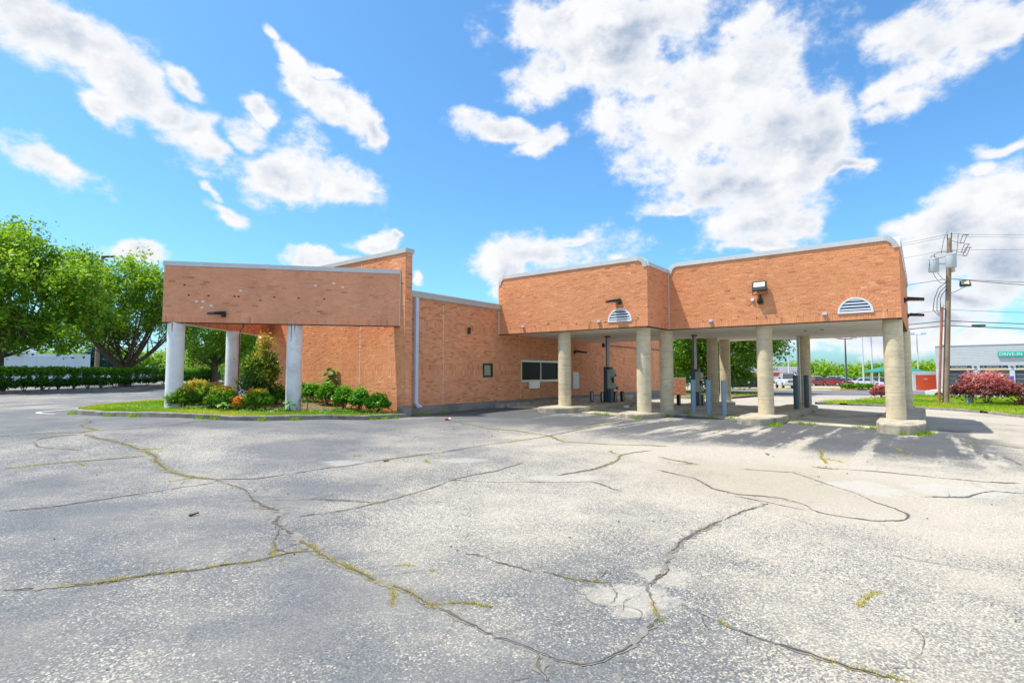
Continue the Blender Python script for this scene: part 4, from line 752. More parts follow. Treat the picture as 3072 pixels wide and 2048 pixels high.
bput(wm,'paint_fleck',M['white'],kind='stuff'); bput(wh,'weep_hole',M['darkgap'],kind='stuff')
# soffit panels
sp=[]
def inside_soffit(u,v): return (UL+.02<u<25.35 and V1-.0<v<VW-.02) or (UR+.02<u<U4 and V3<v<8.25)
pw,pl_=1.22,2.44
def cell(u0,u1,v0,v1):
    if u1-u0<.05 or v1-v0<.05: return
    m_=MB(); ubox(m_,u0+.006,u1-.006,v0+.006,v1-.006,ZS+.02,ZS+.045); o=bput(m_,'soffit_panel',M['soffit']); o.location.z+=RNG.normal(0,.002)
def cells(ua,ub,va,vb):
    u=ua
    while u<ub-.05:
        v=va
        while v<vb-.05: cell(u,min(u+pl_,ub),v,min(v+pw,vb)); v+=pw
        u+=pl_
cells(UR+.05,U4,V3+.05,V1); cells(UL+.05,25.35,V1+.05,VW-.03); cells(25.35,U4,V1,8.25)
rl=[(19.9,13.4),(20.07,11.28),(23,12.6),(22.5,10),(22.2,5.9),(22.2,2.2),(25.6,5.9),(25.6,2.2)]
for u,v in rl:
    x,y=uv(u,v); m_=MB().cyl((x,y,ZS+.022),(x,y,ZS+.005),.11,.10,16); bput(m_,'recessed_light',M['white'])
for u,v,du,dv in ((21.0,4.6,.25,.07),(23.4,3.6,.3,.1),(23.2,3.0,.3,.1),(24.6,3.4,.2,.06)):
    m_=MB(); ubox(m_,u-du/2,u+du/2,v-dv/2,v+dv/2,ZS+.012,ZS+.022); bput(m_,'soffit_hole',M['darkgap'])
# dark steel lintel edge under the brick
def lintel(P0,d,n,L,ins=.0): 
    P0=np.array(P0);d=np.array(d);n=np.array(n); m_=MB(); m_.prism([tuple(P0+n*.002),tuple(P0+d*L+n*.002),tuple(P0+d*L-n*.12),tuple(P0-n*.12)],lambda x,y:ZS-.028,lambda x,y:ZS-.003); bput(m_,'lintel',M['lintel'])
M['lintel']=mat('dark_brown_lintel',(.06,.025,.015),.8)
lintel(uv(UR,V3),tV,nU,LR); lintel(uv(UL,V1),tV,nU,LL); lintel(uv(UL+.002,V1),tU,nV,LT); lintel(uv(UR+.002,V3),tU,nV,LSD-.01); lintel(Bp,dBA,nBA,LBA-.03)
# ---- columns
def column(u,v,z0,x=None,y=None,r=.254,z1=ZS+.02,m='concrete',xy=None):
    x,y=xy if xy else uv(u,v); prof=[]; k=14
    for i in range(k):
        za=z0+(z1-z0)*i/k; zb=z0+(z1-z0)*(i+1)/k; o=RNG.normal(0,.0012)
        prof+=[(r+o*.5,(za+zb)/2)]
    m_=MB().lathe([(r,z0-.05)]+prof+[(r,z1)],(x,y,0),36); return bput(m_,'column',M[m],smooth=True)
concol=M['concol']=mat('board_marked_column',(.68,.575,.385),.92,var=.13,vscale=5,bump=.5,bscale=45,dirt=(.54,.46,.32),dscale=1.6)
t=concol.node_tree; g=t.nodes.new('ShaderNodeNewGeometry'); mpp=t.nodes.new('ShaderNodeMapping'); mpp.inputs['Scale'].default_value=(1.2,1.2,16); t.links.new(g.outputs['Position'],mpp.inputs[0])
nz=t.nodes.new('ShaderNodeTexNoise'); nz.inputs['Scale'].default_value=1.5; nz.inputs['Detail'].default_value=5; t.links.new(mpp.outputs[0],nz.inputs['Vector'])
rm=ramp(t.nodes,[(0,(.6,.6,.6)),(.40,(.88,.88,.88)),(.5,(1,1,1)),(1,(1.08,1.06,1.0))]); t.links.new(nz.outputs[0],rm.inputs[0]); b_=t.nodes['Principled BSDF']; src=b_.inputs['Base Color'].links[0].from_socket
mu=t.nodes.new('ShaderNodeMix'); mu.data_type='RGBA'; mu.blend_type='MULTIPLY'; mu.inputs[0].default_value=1; t.links.new(src,mu.inputs[6]); t.links.new(rm.outputs[0],mu.inputs[7]); t.links.new(mu.outputs[2],b_.inputs['Base Color'])
for u,v,z in ((17.85+.05,11.24,-1.30),(17.95,7.93,-1.41),(19.75,7.80,-1.41),(19.85,4.32,-1.42),(19.78,.69,-1.40),(25.9,.60,-1.40),(26.9,4.22,-1.42),(25.7,7.88,-1.41),(27.45,7.82,-1.41)):
    column(u,v,z,m='concol')
for xy,z in (((-10.93,17.18),-1.25),((-7.38,17.95),-1.35),((-10.95,20.75),-1.25)):
    c=column(0,0,z,xy=xy,z1=ZS-.01,m='wcol',r=.25)
def stain(x,y,a,z1,L,w_,r=.2525):
    m_=MB(); k=8; rows=10
    for i in range(rows+1):
        f=i/rows; ww=w_*(1-.75*f)+RNG.normal(0,.004)
        for s_ in (-1,1): t=a+s_*ww/2/r; m_.v.append((x+math.cos(t)*r,y+math.sin(t)*r,z1-L*f))
    m_.f=[(2*i,2*i+1,2*i+3,2*i+2) for i in range(rows)]; bput(m_,'rust_streak',M['rust'])
stain(-7.38,17.95,math.radians(-95),ZS-.03,.55,.05); stain(-7.38,17.95,math.radians(-70),ZS-.03,.22,.04); stain(-10.93,17.18,math.radians(-85),ZS-.03,.28,.06)
# ---- teller window, drawer, deposit slot, panels on the side wall
def sb(mb,s0,s1,o0,o1,z0,z1): return ubox(mb,s0,s1,VW-o1,VW-o0,z0,z1)
fr=MB(); u0,u1,z0,z1=19.0,22.1,-.42,.58
sb(fr,u0,u1,-.04,.03,z1-.09,z1); sb(fr,u0,u1,-.04,.05,z0,z0+.10); sb(fr,u0,u0+.07,-.04,.03,z0+.1,z1-.09); sb(fr,u1-.07,u1,-.04,.03,z0+.1,z1-.09); sb(fr,20.54,20.60,-.04,.02,z0+.1,z1-.09)
wf=bput(fr,'window',M['alu'],bevel=.004)
for a,b in ((u0+.07,20.54),(20.60,u1-.07)): g=MB(); sb(g,a,b,-.05,-.03,z0+.1,z1-.09); bput(g,'pane',M['glass'],wf)
dr=MB(); sb(dr,19.49,20.36,.0,.12,-.71,-.40); bput(dr,'teller_drawer',M['steel'],bevel=.03)
pn_=MB(); sb(pn_,23.41,24.03,0,.05,-.82,.04); bput(pn_,'white_panel',M['white'],bevel=.02)
db=MB(); 
for a in ((16.42,17.03,.32,.39),(16.42,17.03,-.18,-.11),(16.42,16.49,-.11,.32),(16.96,17.03,-.11,.32)): sb(db,a[0],a[1],-.04,.03,a[2],a[3])
dbo=bput(db,'deposit_box',M['black']); dp=MB(); sb(dp,16.49,16.96,-.05,-.02,-.11,.32); bput(dp,'deposit_door',mat('deposit_door_metal',(.36,.37,.27),.35,metal=.4,var=.2),dbo)
rs=MB(); sb(rs,16.5,16.98,.0065,.0085,-.75,-.19); 
ot=MB(); sb(ot,28.3,28.5,0,.06,-.98,-.78); bput(ot,'outlet_box',M['black'])
jb=MB(); sb(jb,26.65,26.95,0,.14,1.45,1.66); jbo=bput(jb,'junction_box',M['black']); cdm=MB(); a=uv(26.95,VW-.04);b=uv(34.8,VW-.04); cdm.cyl((*a,1.55),(*b,1.55),.028,n=8); bput(cdm,'conduit',M['bollardD'],jbo)
for u,v,z in ((19.35,2.41,1.87),(19.35,5.96,1.86),(17.43,12.92,1.89),(17.43,9.43,1.9)):
    m_=MB(); ubox(m_,u-.07,u-.005,v-.06,v+.06,z-.035,z+.035); bput(m_,'relay_box',M['downspout'])
# conduits at the rear column of the second island
cdm=MB()
for o in (0,.07): x,y=uv(26.55,4.42-o); cdm.cyl((x,y,-1.42),(x,y,ZS),.028,n=8)
bput(cdm,'conduit',M['steel'])
# black cable down the rear white column
cb=MB().tube([(-8.9,17.38,1.66),(-8.95,17.6,1.55),(-10.4,20.2,1.60),(-10.66,20.66,1.45),(-10.675,20.72,.5),(-10.675,20.72,-1.2)],.018,6); bput(cb,'cable',M['wire'])

# ================================================================ lights on the bank
def wall_light(P,out,label,reach=.34,w_=.32,group='black wall lights on the bank'):
    """slim LED head on a box; P on the wall (x,y,z), out = unit outward direction"""
    r=root('wall_light',P,label,'light',group); ang=math.atan2(out[1],out[0]); r.rotation_euler.z=ang
    MB().box(0,.06,-.07,.07,-.09,.09).box(.06,.13,-.045,.045,-.03,.05).build('mount',M['black'],r,bevel=.008)
    h=MB().add([(.08,-w_/2,-.015),(.08,w_/2,-.015),(reach+.1,w_/2,-.05),(reach+.1,-w_/2,-.05),(.08,-w_/2,.10),(.08,w_/2,.10),(reach+.1,w_/2,.03),(reach+.1,-w_/2,.03)],[(0,3,2,1),(4,5,6,7),(0,1,5,4),(2,3,7,6),(1,2,6,5),(3,0,4,7)]).build('lamp_head',M['black'],r,bevel=.008)
    MB().add([(.14,-w_/2+.03,-.026),(.14,w_/2-.03,-.026),(reach+.06,w_/2-.03,-.056),(reach+.06,-w_/2+.03,-.056)],[(0,3,2,1)]).build('lens',M['white'],h)
    return r
qx=Bp+dBA*.245*LBA+nBA*.01; nb_=tuple(nBA)
d45=(nBA*.85-dBA*.52); d45/=np.linalg.norm(d45)
wall_light((*qx,1.90),tuple(d45),'black wall light low on the shaded entrance fascia above the bed',reach=.42)
qx=np.array(uv(UL,V1))+V*(8.55-V1); o_=-U*.8+V*.6
wall_light((*(qx),2.56),tuple(o_/np.linalg.norm(o_)),'black wall light just above the smaller arched vent',reach=.42)
for u,lab in ((22.5,'nearer of two black lights sticking out from the canopy end wall'),(27.2,'farther of two black lights sticking out from the canopy end wall')):
    wall_light((*uv(u,V3),2.48 if u<25 else 2.35),nV,lab,reach=.46,w_=.34)
wall_light((*uv(23.6,VW),1.07),tuple((-V*.6+U*.8)),'black wall light under the canopy soffit beside the white panel',reach=.6,w_=.2)
r=root('wall_light',(*uv(15.5,VW),1.67),'small black cylinder light high on the side wall above the deposit box','light')
MB().cyl((-0,0,-.13),(0,0,.13),.06,n=14).box(-.02,.02,-.02,.1,-.03,.03).build('lamp_body',M['black'],r); r.location=(*(np.array(uv(15.5,VW))-V*.09),1.67)
# flood light with motion sensor
fx=np.array(uv(UR,V3))+V*(4.28-V3)
r=root('flood_light',(*fx,2.45),'large black square flood light with motion sensor on the big canopy wall','light'); r.rotation_euler.z=math.atan2(-U[1],-U[0])
MB().box(0,.10,-.07,.07,-.12,.05).cyl((.10,0,-.02),(.16,-.07,-.06),.05,.06,12).cyl((.05,0,.04),(.1,0,.20),.035,n=10).build('mount',M['black'],r,bevel=.008)
MB().tube([(.13,-.23,.42),(.13,-.23,.20),(.11,0,.19),(.13,.23,.20),(.13,.23,.42)],.012,6).build('bracket',M['black'],r)
h=MB().box(-.03,.05,-.225,.225,-.17,.17).build('lamp_housing',M['black'],r,bevel=.012); h.location=(.16,0,.47); h.rotation_euler=(0,math.radians(-18),0)
MB().box(.051,.056,-.175,.175,-.04,.125).build('lens',M['white'],h); MB().box(.057,.059,-.10,.10,.0,.07).build('led_board',mat('led_yellow',(.55,.50,.30),.5,var=.3,vscale=30),h)
MB().tube([(.09,.03,.2),(.12,-.09,.1),(.06,-.1,-.05)],.008,5).build('cable',M['black'],r)
jx=np.array(uv(UR,V3))+V*(4.54-V3); r2=root('junction_box',(*jx,2.5),'small round white junction box wired to the flood light','box'); r2.rotation_euler.z=math.atan2(-U[1],-U[0])
MB().cyl((0,0,0),(.07,0,0),.055,n=18).build('cover',M['white'],r2,bevel=.006); MB().tube([(.03,-.04,-.01),(.04,-.14,-.07),(.04,-.2,-.06)],.008,5).build('cable',M['black'],r2)
# ================================================================ bollards
def bollard(u,v,z,h,r_,m,label,group,lean=(0,0),sq=False):
    x,y=uv(u,v); t=root('bollard',(x,y,z),label,'bollard',group)
    if sq: MB().box(-r_,r_,-r_,r_,-.05,h).build('post',m,t,bevel=.012); MB().box(-r_*.25,r_*.25,-r_-.003,-r_-.001,.05,h-.04).build('reflector_strip',M['steel'],t)
    else:
        MB().lathe([(r_,-.05),(r_,h-.02),(r_*.96,h-.005),(r_*.85,h)],(0,0,0),28).build('post',m,t,smooth=True)
    t.rotation_euler=(lean[0],lean[1],RNG.random()*.6 if sq else 0); return t
for u,v,l in ((20.33,6.99,'blue grey steel bollard nearest the twin columns at the middle lane'),(20.44,6.45,'middle one of three blue grey bollards across the middle lane'),(20.38,5.87,'blue grey steel bollard farthest from the twin columns in the middle lane')):
    bollard(u,v,slz(v)+.0,1.30,.095,M['bollard'],l,'blue grey bollards blocking the middle lane')
for u,v,l in ((23.34,3.98,'front dark slate bollard on the second island behind its column'),(24.73,3.83,'rear dark slate bollard on the second island beside the conduit')):
    bollard(u,v,-1.42,1.33,.095,M['bollardD'],l,'dark slate bollards on the second island')
for u,v,z,l,ln in ((21.12,11.84,-1.30,'short black post left of the first teller kiosk',(0,0)),(21.05,11.27,-1.30,'short black post touching the base of the first teller kiosk',(0,0)),(21.7,11.0,-1.30,'leaning short black post just right of the first teller kiosk',(.03,.09)),(22.29,10.91,-1.30,'rightmost short black post beside the first teller kiosk',(0,-.02)),(22.88,8.51,-1.41,'short black post left of the second teller kiosk',(0,0)),(23.51,7.69,-1.41,'short black post right of the second teller kiosk',(0,.02))):
    bollard(u,v,z,.46,.068,M['bollardK'],l,'short black posts guarding the teller kiosks',ln,sq=True)
# ================================================================ pneumatic teller kiosks
def kiosk(u,v,z,mk,label):
    x,y=uv(u,v); t=root('teller_kiosk',(x,y,z),label,'kiosk','drive-up teller kiosks'); t.rotation_euler.z=math.atan2(U[1],U[0])
    # local x runs along the lane, -y faces the lane on the right
    MB().box(-.20,.16,.02,.20,0,1.52).build('back_column',M['kioskD'],t,bevel=.01)
    MB().box(-.17,.15,-.13,.018,0,.60).build('pedestal',M['kioskD'],t,bevel=.01)
    prof=[(.60,-.14),(.60,-.20),(.66,-.26),(.80,-.25),(.82,-.17),(1.10,-.13),(1.14,-.27),(1.25,-.24),(1.40,-.22),(1.46,-.10)]
    vs=[(-.18,y_,z_) for z_,y_ in prof]+[(-.18,.015,1.46),(-.18,.015,.60)]+[(.15,y_,z_) for z_,y_ in prof]+[(.15,.015,1.46),(.15,.015,.60)]; k=len(prof)+2
    b=MB().add(vs,[tuple(range(k-1,-1,-1)),tuple(range(k,2*k))]+[(i,(i+1)%k,k+(i+1)%k,k+i) for i in range(k)]).build('housing',mk,t)
    MB().box(-.10,.09,-.168,-.12,.86,1.08).build('carrier_door',M['darkgap'],b); MB().box(-.06,-.02,-.285,-.25,1.17,1.2).build('call_button',M['black'],b); MB().cyl((.05,-.30,1.19),(.05,-.25,1.19),.03,n=10).build('speaker',M['black'],b)
    MB().box(-.19,.16,-.10,.21,1.47,1.56).build('top_cap',M['black'],t,bevel=.015)
    MB().cyl((-.0,.08,1.55),(0,.08,1.63-z),.085,n=16,cap=False).build('tube',M['tube'],t,smooth=True); MB().cyl((-.1,.1,1.55),(-.1,.1,1.63-z),.02,n=8).build('conduit',M['black'],t)
    MB().cyl((0,.08,1.58-z),(0,.08,1.63-z),.13,n=16).build('tube_flange',M['black'],t)
kiosk(21.34,11.05,-1.30,M['kiosk'],'grey green teller kiosk on the island nearest the bank wall'); kiosk(22.95,7.72,-1.41,M['kioskT'],'tan teller kiosk on the island behind the blue grey bollards')
# ================================================================ litter
x,y=-2.04,16.89; t=root('crushed_cup',(x,y,tz(x,y)+.045),'small crushed red and white cup lying on the asphalt','litter'); a=MB().cyl((-.09,0,0),(.03,.01,0),.035,.045,12).build('cup',mat('red_cup',(.5,.03,.05),.5),t); MB().cyl((.03,.01,0),(.10,.02,0),.046,.04,12).build('lid',M['white'],t)
x,y=uv(20.6,9.9); t=root('foam_cup',(x,y,slz(9.9)+.07),'crumpled white foam cup lying in the first lane','litter'); MB().cyl((-.12,0,0),(.09,.03,.0),.05,.075,12).build('cup',M['white'],t); MB().cyl((.09,.03,0),(.105,.032,0),.082,.08,12).build('lid',M['steel'],t)
for i,(x,y,l) in enumerate(((-2.27,9.67,'dark pebble on the open asphalt left of centre'),(-3.6,6.1,'dark chip of asphalt near the long crack in the foreground'),(5.3,11.1,'dark twig lying on the pale asphalt before the canopy'))):
    t=put('pebble' if i<2 else 'twig',MB().cyl((-.05,0,0),(.05,.012,.012),.016,.01,7).build('x',M['bark']).data,None,loc=(x,y,tz(x,y)+.014),label=l,cat='debris'); t.rotation_euler.z=i*.8
for o in [o for o in bpy.data.objects if o.name.startswith('x') and o.parent is None and 'label' not in o]: bpy.data.objects.remove(o)
for i,(x,y,z0) in enumerate(()): pass
# ================================================================ plants
def leaves(n_,cen,spread,size,tone,flat=.35,aspect=.55,up=.35):
    """n_ leaves as kinked rhombi round clump centres"""
    k=len(cen); ci=RNG.integers(0,k,n_); P=cen[ci]+RNG.normal(0,1,(n_,3))*np.asarray(spread)[ci][:,None] if np.ndim(spread)==1 else cen[ci]+RNG.normal(0,1,(n_,3))*spread
    nn=RNG.normal(0,1,(n_,3)); nn[:,2]=np.abs(nn[:,2])+up; nn/=np.linalg.norm(nn,axis=1)[:,None]
    a=np.cross(nn,RNG.normal(0,1,(n_,3))); a/=np.linalg.norm(a,axis=1)[:,None]; b=np.cross(nn,a); s=size*RNG.uniform(.6,1.25,n_)[:,None]
    v=np.stack([P-a*s,P-b*s*aspect-nn*s*.12,P+a*s,P+b*s*aspect-nn*s*.12],1).reshape(-1,3); f=np.arange(n_*4).reshape(-1,4)
    return v,f,ci,P
def crown_pts(ells,n_,shell=.55):
    o=[];w_=np.array([e[3]*e[4]*e[5] for e in ells]); w_=w_/w_.sum()
    for e,wi in zip(ells,w_):
        k=max(1,int(round(n_*wi))); d=RNG.normal(0,1,(k,3)); d/=np.linalg.norm(d,axis=1)[:,None]; r=RNG.uniform(shell**3,1,k)**(1/3); r*=RNG.uniform(.86,1.08,k)
        o.append(np.array(e[:3])+d*r[:,None]*np.array(e[3:6]))
    return np.concatenate(o)
def bez(p0,p1,p2,n=7):
    t=np.linspace(0,1,n)[:,None]; return (1-t)**2*np.array(p0)+2*t*(1-t)*np.array(p1)+t*t*np.array(p2)
def tree(name,x,y,ells,label,cat='tree',group=None,fork=1.8,rt=.33,nlimb=11,nclump=260,nleaf=26000,leaf=.13,spread=.42,m='leaf',shell=.5,tonef=None,z=None,gapseed=None):
    z=tz(x,y) if z is None else z; t=root(name,(x,y,z),label,cat,group)
    ells=[tuple(e) for e in ells]; cl=crown_pts(ells,nclump,shell)
    base=np.array((0,0,fork)); tb=MB(); tb.tube([(0,0,-.2),(0,0,.15),(RNG.normal(0,.05),0,fork*.5),(0,0,fork+.25)],[rt*1.45,rt*1.1,rt*.92,rt*.8],12); tb.build('trunk',M['bark'],t,smooth=True)
    bm_=MB(); top=max(e[2]+e[5] for e in ells); limbs=[]
    d=cl-base; ang=np.arctan2(d[:,1],d[:,0])
    for i in range(nlimb):
        a0=2*math.pi*(i+RNG.uniform(-.3,.3))/nlimb; df=np.abs((ang-a0+math.pi)%(2*math.pi)-math.pi); c_=np.where(df<.7)[0]
        if len(c_)==0: continue
        j=RNG.choice(c_); tgt=cl[j]; mid=base+(tgt-base)*np.array([.62,.62,.30]); P=bez(base+RNG.normal(0,.06,3),mid,tgt,9); r0=rt*RNG.uniform(.24,.42); rr=list(np.linspace(r0,.03,9)); bm_.tube([tuple(p) for p in P],rr,7); limbs.append((P,r0))
    for k in range(int(nlimb*6)):
        P,r0=limbs[RNG.integers(len(limbs))]; i=RNG.integers(2,8); s0=P[i]; dd=np.linalg.norm(cl-s0,axis=1); c_=np.argsort(dd)[:max(6,len(cl)//8)]; tgt=cl[RNG.choice(c_)]
        mid=(s0+tgt)/2+np.array([0,0,-.15*np.linalg.norm(tgt-s0)*RNG.uniform(0,1)]); Q=bez(s0,mid,tgt,6); bm_.tube([tuple(p) for p in Q],list(np.linspace(max(.02,r0*(1-i/9)*.6),.012,6)),5)
    bm_.build('branches',M['bark'],t,smooth=True)
    v,f,ci,P=leaves(nleaf,cl,RNG.uniform(.55,1.35,len(cl))*spread,leaf,None)
    ct=RNG.random(len(cl)); zz=(P[:,2]-P[:,2].min())/np.ptp(P[:,2])
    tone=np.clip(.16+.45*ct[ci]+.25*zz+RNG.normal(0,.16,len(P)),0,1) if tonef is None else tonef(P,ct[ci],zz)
    put('crown',nmesh('crown',v,f,tone=np.repeat(tone,4)),M[m],t); return t
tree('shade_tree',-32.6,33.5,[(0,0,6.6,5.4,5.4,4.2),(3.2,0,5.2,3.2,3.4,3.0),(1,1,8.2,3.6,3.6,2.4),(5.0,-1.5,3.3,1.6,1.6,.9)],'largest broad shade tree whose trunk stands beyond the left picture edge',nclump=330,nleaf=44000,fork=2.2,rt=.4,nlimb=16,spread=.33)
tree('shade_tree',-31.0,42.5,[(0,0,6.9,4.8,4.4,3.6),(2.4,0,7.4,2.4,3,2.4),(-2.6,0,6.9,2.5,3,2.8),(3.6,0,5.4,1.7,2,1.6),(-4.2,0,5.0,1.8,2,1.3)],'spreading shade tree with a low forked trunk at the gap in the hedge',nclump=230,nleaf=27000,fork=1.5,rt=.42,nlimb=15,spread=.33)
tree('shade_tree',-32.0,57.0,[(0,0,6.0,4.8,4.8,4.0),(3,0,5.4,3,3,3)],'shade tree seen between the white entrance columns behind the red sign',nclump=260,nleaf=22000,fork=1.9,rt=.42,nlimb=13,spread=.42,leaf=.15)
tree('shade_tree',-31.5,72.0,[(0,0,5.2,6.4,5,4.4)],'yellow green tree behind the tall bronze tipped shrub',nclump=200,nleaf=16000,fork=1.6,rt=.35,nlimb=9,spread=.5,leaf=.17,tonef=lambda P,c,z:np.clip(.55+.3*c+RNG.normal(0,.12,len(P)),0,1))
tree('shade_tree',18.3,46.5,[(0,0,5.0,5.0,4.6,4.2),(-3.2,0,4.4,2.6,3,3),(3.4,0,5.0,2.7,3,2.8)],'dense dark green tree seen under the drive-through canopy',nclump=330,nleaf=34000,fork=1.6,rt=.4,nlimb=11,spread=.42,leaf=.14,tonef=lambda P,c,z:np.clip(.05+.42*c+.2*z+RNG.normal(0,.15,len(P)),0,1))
tree('spruce_tree',-66.0,84.0,[(0,0,2.6,2.3,2.3,2.2),(0,0,4.3,1.4,1.4,1.8)],'blue green spruce behind the hedge right of the white trailer',nclump=160,nleaf=9000,fork=3.5,rt=.2,nlimb=8,spread=.3,leaf=.2,m='leafS')
# hedge along the far kerb
hp=np.array([(-29.6,27.0),(-29.5,33.1),(-29.8,37.7),(-29.9,43.0),(-30.8,49.0),(-33.8,60)]); dd=dens_line([tuple(p) for p in hp],.02); cum=0; spots=[]; last=dd[0]; acc=0
MBb=MB(); hv=[(-31.5,20),(-29,20),(-28.6,30),(-28.6,38),(-28.9,43.5),(-29.9,50),(-33,61),(-35.5,61),(-32.5,50),(-31.7,43),(-31.3,36)]
patch('hedge_strip',hv,.10,M['soil'],1.0,.01)
hk=smooth_line(dens_line([(-28.9,16),(-28.75,30),(-28.7,38),(-29,43.5),(-30,50),(-33.1,61)],.5),4); vm=MB(); g_=terz(hk[:,0],hk[:,1])
for i in range(len(hk)):
    for o_,z_ in ((.1,-.1),(.1,.14),(-.06,.14),(-.07,-.1)): vm.v.append((hk[i,0]+o_,hk[i,1],g_[i]+z_))
for i in range(len(hk)-1):
    for j in range(3): vm.f.append((i*4+j,(i+1)*4+j,(i+1)*4+j+1,i*4+j+1))
vm.build('far_kerb',M['kerbShade'],kind='structure')
for p in dd:
    acc+=math.hypot(p[0]-last[0],p[1]-last[1]); last=p
    if acc>=1.28: spots.append(p); acc=0
ordn=['nearest','second','third','fourth','fifth','sixth','seventh','eighth','ninth','tenth','eleventh','twelfth']
bushes=[]
for i,(x,y) in enumerate(spots):
    if abs(y-42.5)<.9 : continue
    if 44.3<y<45.2: continue
    bushes.append((x,y))
before=[b for b in bushes if b[1]<42.5]; mid=[b for b in bushes if 42.5<b[1]<47.5]; after=[b for b in bushes if b[1]>=47.5]
def hedge_bush(x,y,lab):
    z=tz(x,y)+.08; t=root('hedge_bush',(x,y,z),lab,'bush','clipped hedge bushes along the far kerb'); sc_=RNG.uniform(.9,1.08)
    n_=2200; d=RNG.normal(0,1,(n_,3)); d/=np.linalg.norm(d,axis=1)[:,None]; d=np.sign(d)*np.abs(d)**.55; P=d*np.array((.66,.74,.60))*RNG.uniform(.72,1.04,n_)[:,None]*sc_+np.array((0,0,.88))
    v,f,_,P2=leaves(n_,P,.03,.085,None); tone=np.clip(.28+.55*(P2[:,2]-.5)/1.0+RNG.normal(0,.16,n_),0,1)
    cr_=[]; put('foliage',nmesh('foliage',v,f,tone=np.repeat(tone[:n_],4)),M['leafD'],t)
    sm_=MB()
    for k in range(6): a=RNG.random()*6.28; sm_.tube([(0,0,-.1),(.15*math.cos(a),.15*math.sin(a),.3),(.4*math.cos(a),.4*math.sin(a),.75)],[.03,.02,.012],5)
    sm_.build('stems',M['bark'],t)
nb_=len(before)
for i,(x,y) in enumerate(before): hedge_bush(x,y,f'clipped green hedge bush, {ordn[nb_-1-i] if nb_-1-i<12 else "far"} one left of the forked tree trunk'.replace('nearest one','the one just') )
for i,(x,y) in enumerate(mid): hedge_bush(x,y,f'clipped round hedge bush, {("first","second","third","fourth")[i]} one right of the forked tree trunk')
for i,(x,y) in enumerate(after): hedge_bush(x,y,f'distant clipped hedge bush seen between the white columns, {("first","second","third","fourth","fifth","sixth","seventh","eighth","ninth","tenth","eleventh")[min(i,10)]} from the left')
# nandinas: red and orange tips
def tipshrub(x,y,rx,h,lab,n_=3600,m='leafN',name='nandina_shrub',cat='shrub',group='red tipped shrubs in the planting bed',leaf=.055,tonef=None,z=None,asp=.38,bz=.12):
    z=(tz(x,y)+.11) if z is None else z; t=root(name,(x,y,z),lab,cat,group)
    d=RNG.normal(0,1,(n_,3)); d[:,2]=np.abs(d[:,2])*1.0-.25; d/=np.linalg.norm(d,axis=1)[:,None]; rr=RNG.uniform(.35,1,n_)**.5*RNG.uniform(.88,1.08,n_)
    lump=1+.10*np.sin(d[:,0]*7+x*3)*np.sin(d[:,1]*6+y)+.08*np.sin(d[:,2]*9)
    P=d*rr[:,None]*lump[:,None]*np.array((rx,rx,h*.62))+np.array((0,0,h*.40)); P[:,2]=np.maximum(P[:,2],bz*RNG.random(n_))
    v,f,_,P2=leaves(n_,P,.015,leaf,None,aspect=asp,up=.5)
    idx_=_; zz=P[idx_][:,2]/h; rad=np.linalg.norm(P[idx_]/np.array((rx,rx,h)),axis=1)
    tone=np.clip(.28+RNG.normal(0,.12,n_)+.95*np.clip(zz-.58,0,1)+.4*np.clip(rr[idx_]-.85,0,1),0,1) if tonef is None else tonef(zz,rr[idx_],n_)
    put('foliage',nmesh('foliage',v,f,tone=np.repeat(tone,4)),M[m],t); sm_=MB()
    for k in range(9): a=RNG.random()*6.28; q=RNG.uniform(.3,.8); sm_.tube([(0,0,-.1),(rx*.2*math.cos(a),rx*.2*math.sin(a),h*.3),(rx*q*math.cos(a),rx*q*math.sin(a),h*.75)],[.02,.012,.006],4)
    sm_.build('stems',M['bark'],t); return t
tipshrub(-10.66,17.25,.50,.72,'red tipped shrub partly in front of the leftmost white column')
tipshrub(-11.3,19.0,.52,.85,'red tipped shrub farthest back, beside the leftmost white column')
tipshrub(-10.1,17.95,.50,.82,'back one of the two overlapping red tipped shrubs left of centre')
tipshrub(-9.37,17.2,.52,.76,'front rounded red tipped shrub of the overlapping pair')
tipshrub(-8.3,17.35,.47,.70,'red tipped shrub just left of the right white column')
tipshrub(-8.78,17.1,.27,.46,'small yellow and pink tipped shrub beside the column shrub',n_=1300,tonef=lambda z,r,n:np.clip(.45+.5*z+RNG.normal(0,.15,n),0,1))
# tall bronze-tipped photinia
zf=tz(-7.9,19.2)+.1; t=root('photinia_shrub',(-9.1,19.3,zf),'tall loose shrub with bronze new leaves in front of the brick wall','shrub')
cl=crown_pts([(0,0,1.2,.68,.65,.95),(.1,0,1.85,.48,.5,.65),(-.25,0,.8,.6,.55,.5),(.2,0,.75,.6,.5,.45)],90,.3); v,f,ci,P=leaves(8500,cl,.11,.058,None); ct=RNG.random(len(cl)); zz=P[:,2]/2.5
put('foliage',nmesh('foliage',v,f,tone=np.repeat(np.clip(.05+.55*zz+.35*ct[ci]+RNG.normal(0,.13,len(P)),0,1),4)),M['leafP'],t); sm_=MB()
for c_ in cl[:34]: sm_.tube([tuple(p) for p in bez((RNG.normal(0,.08),RNG.normal(0,.08),-.1),(c_[0]*.3,c_[1]*.3,c_[2]*.6),c_,6)],[.028,.022,.018,.014,.01,.006],5)
sm_.build('stems',M['bark'],t)
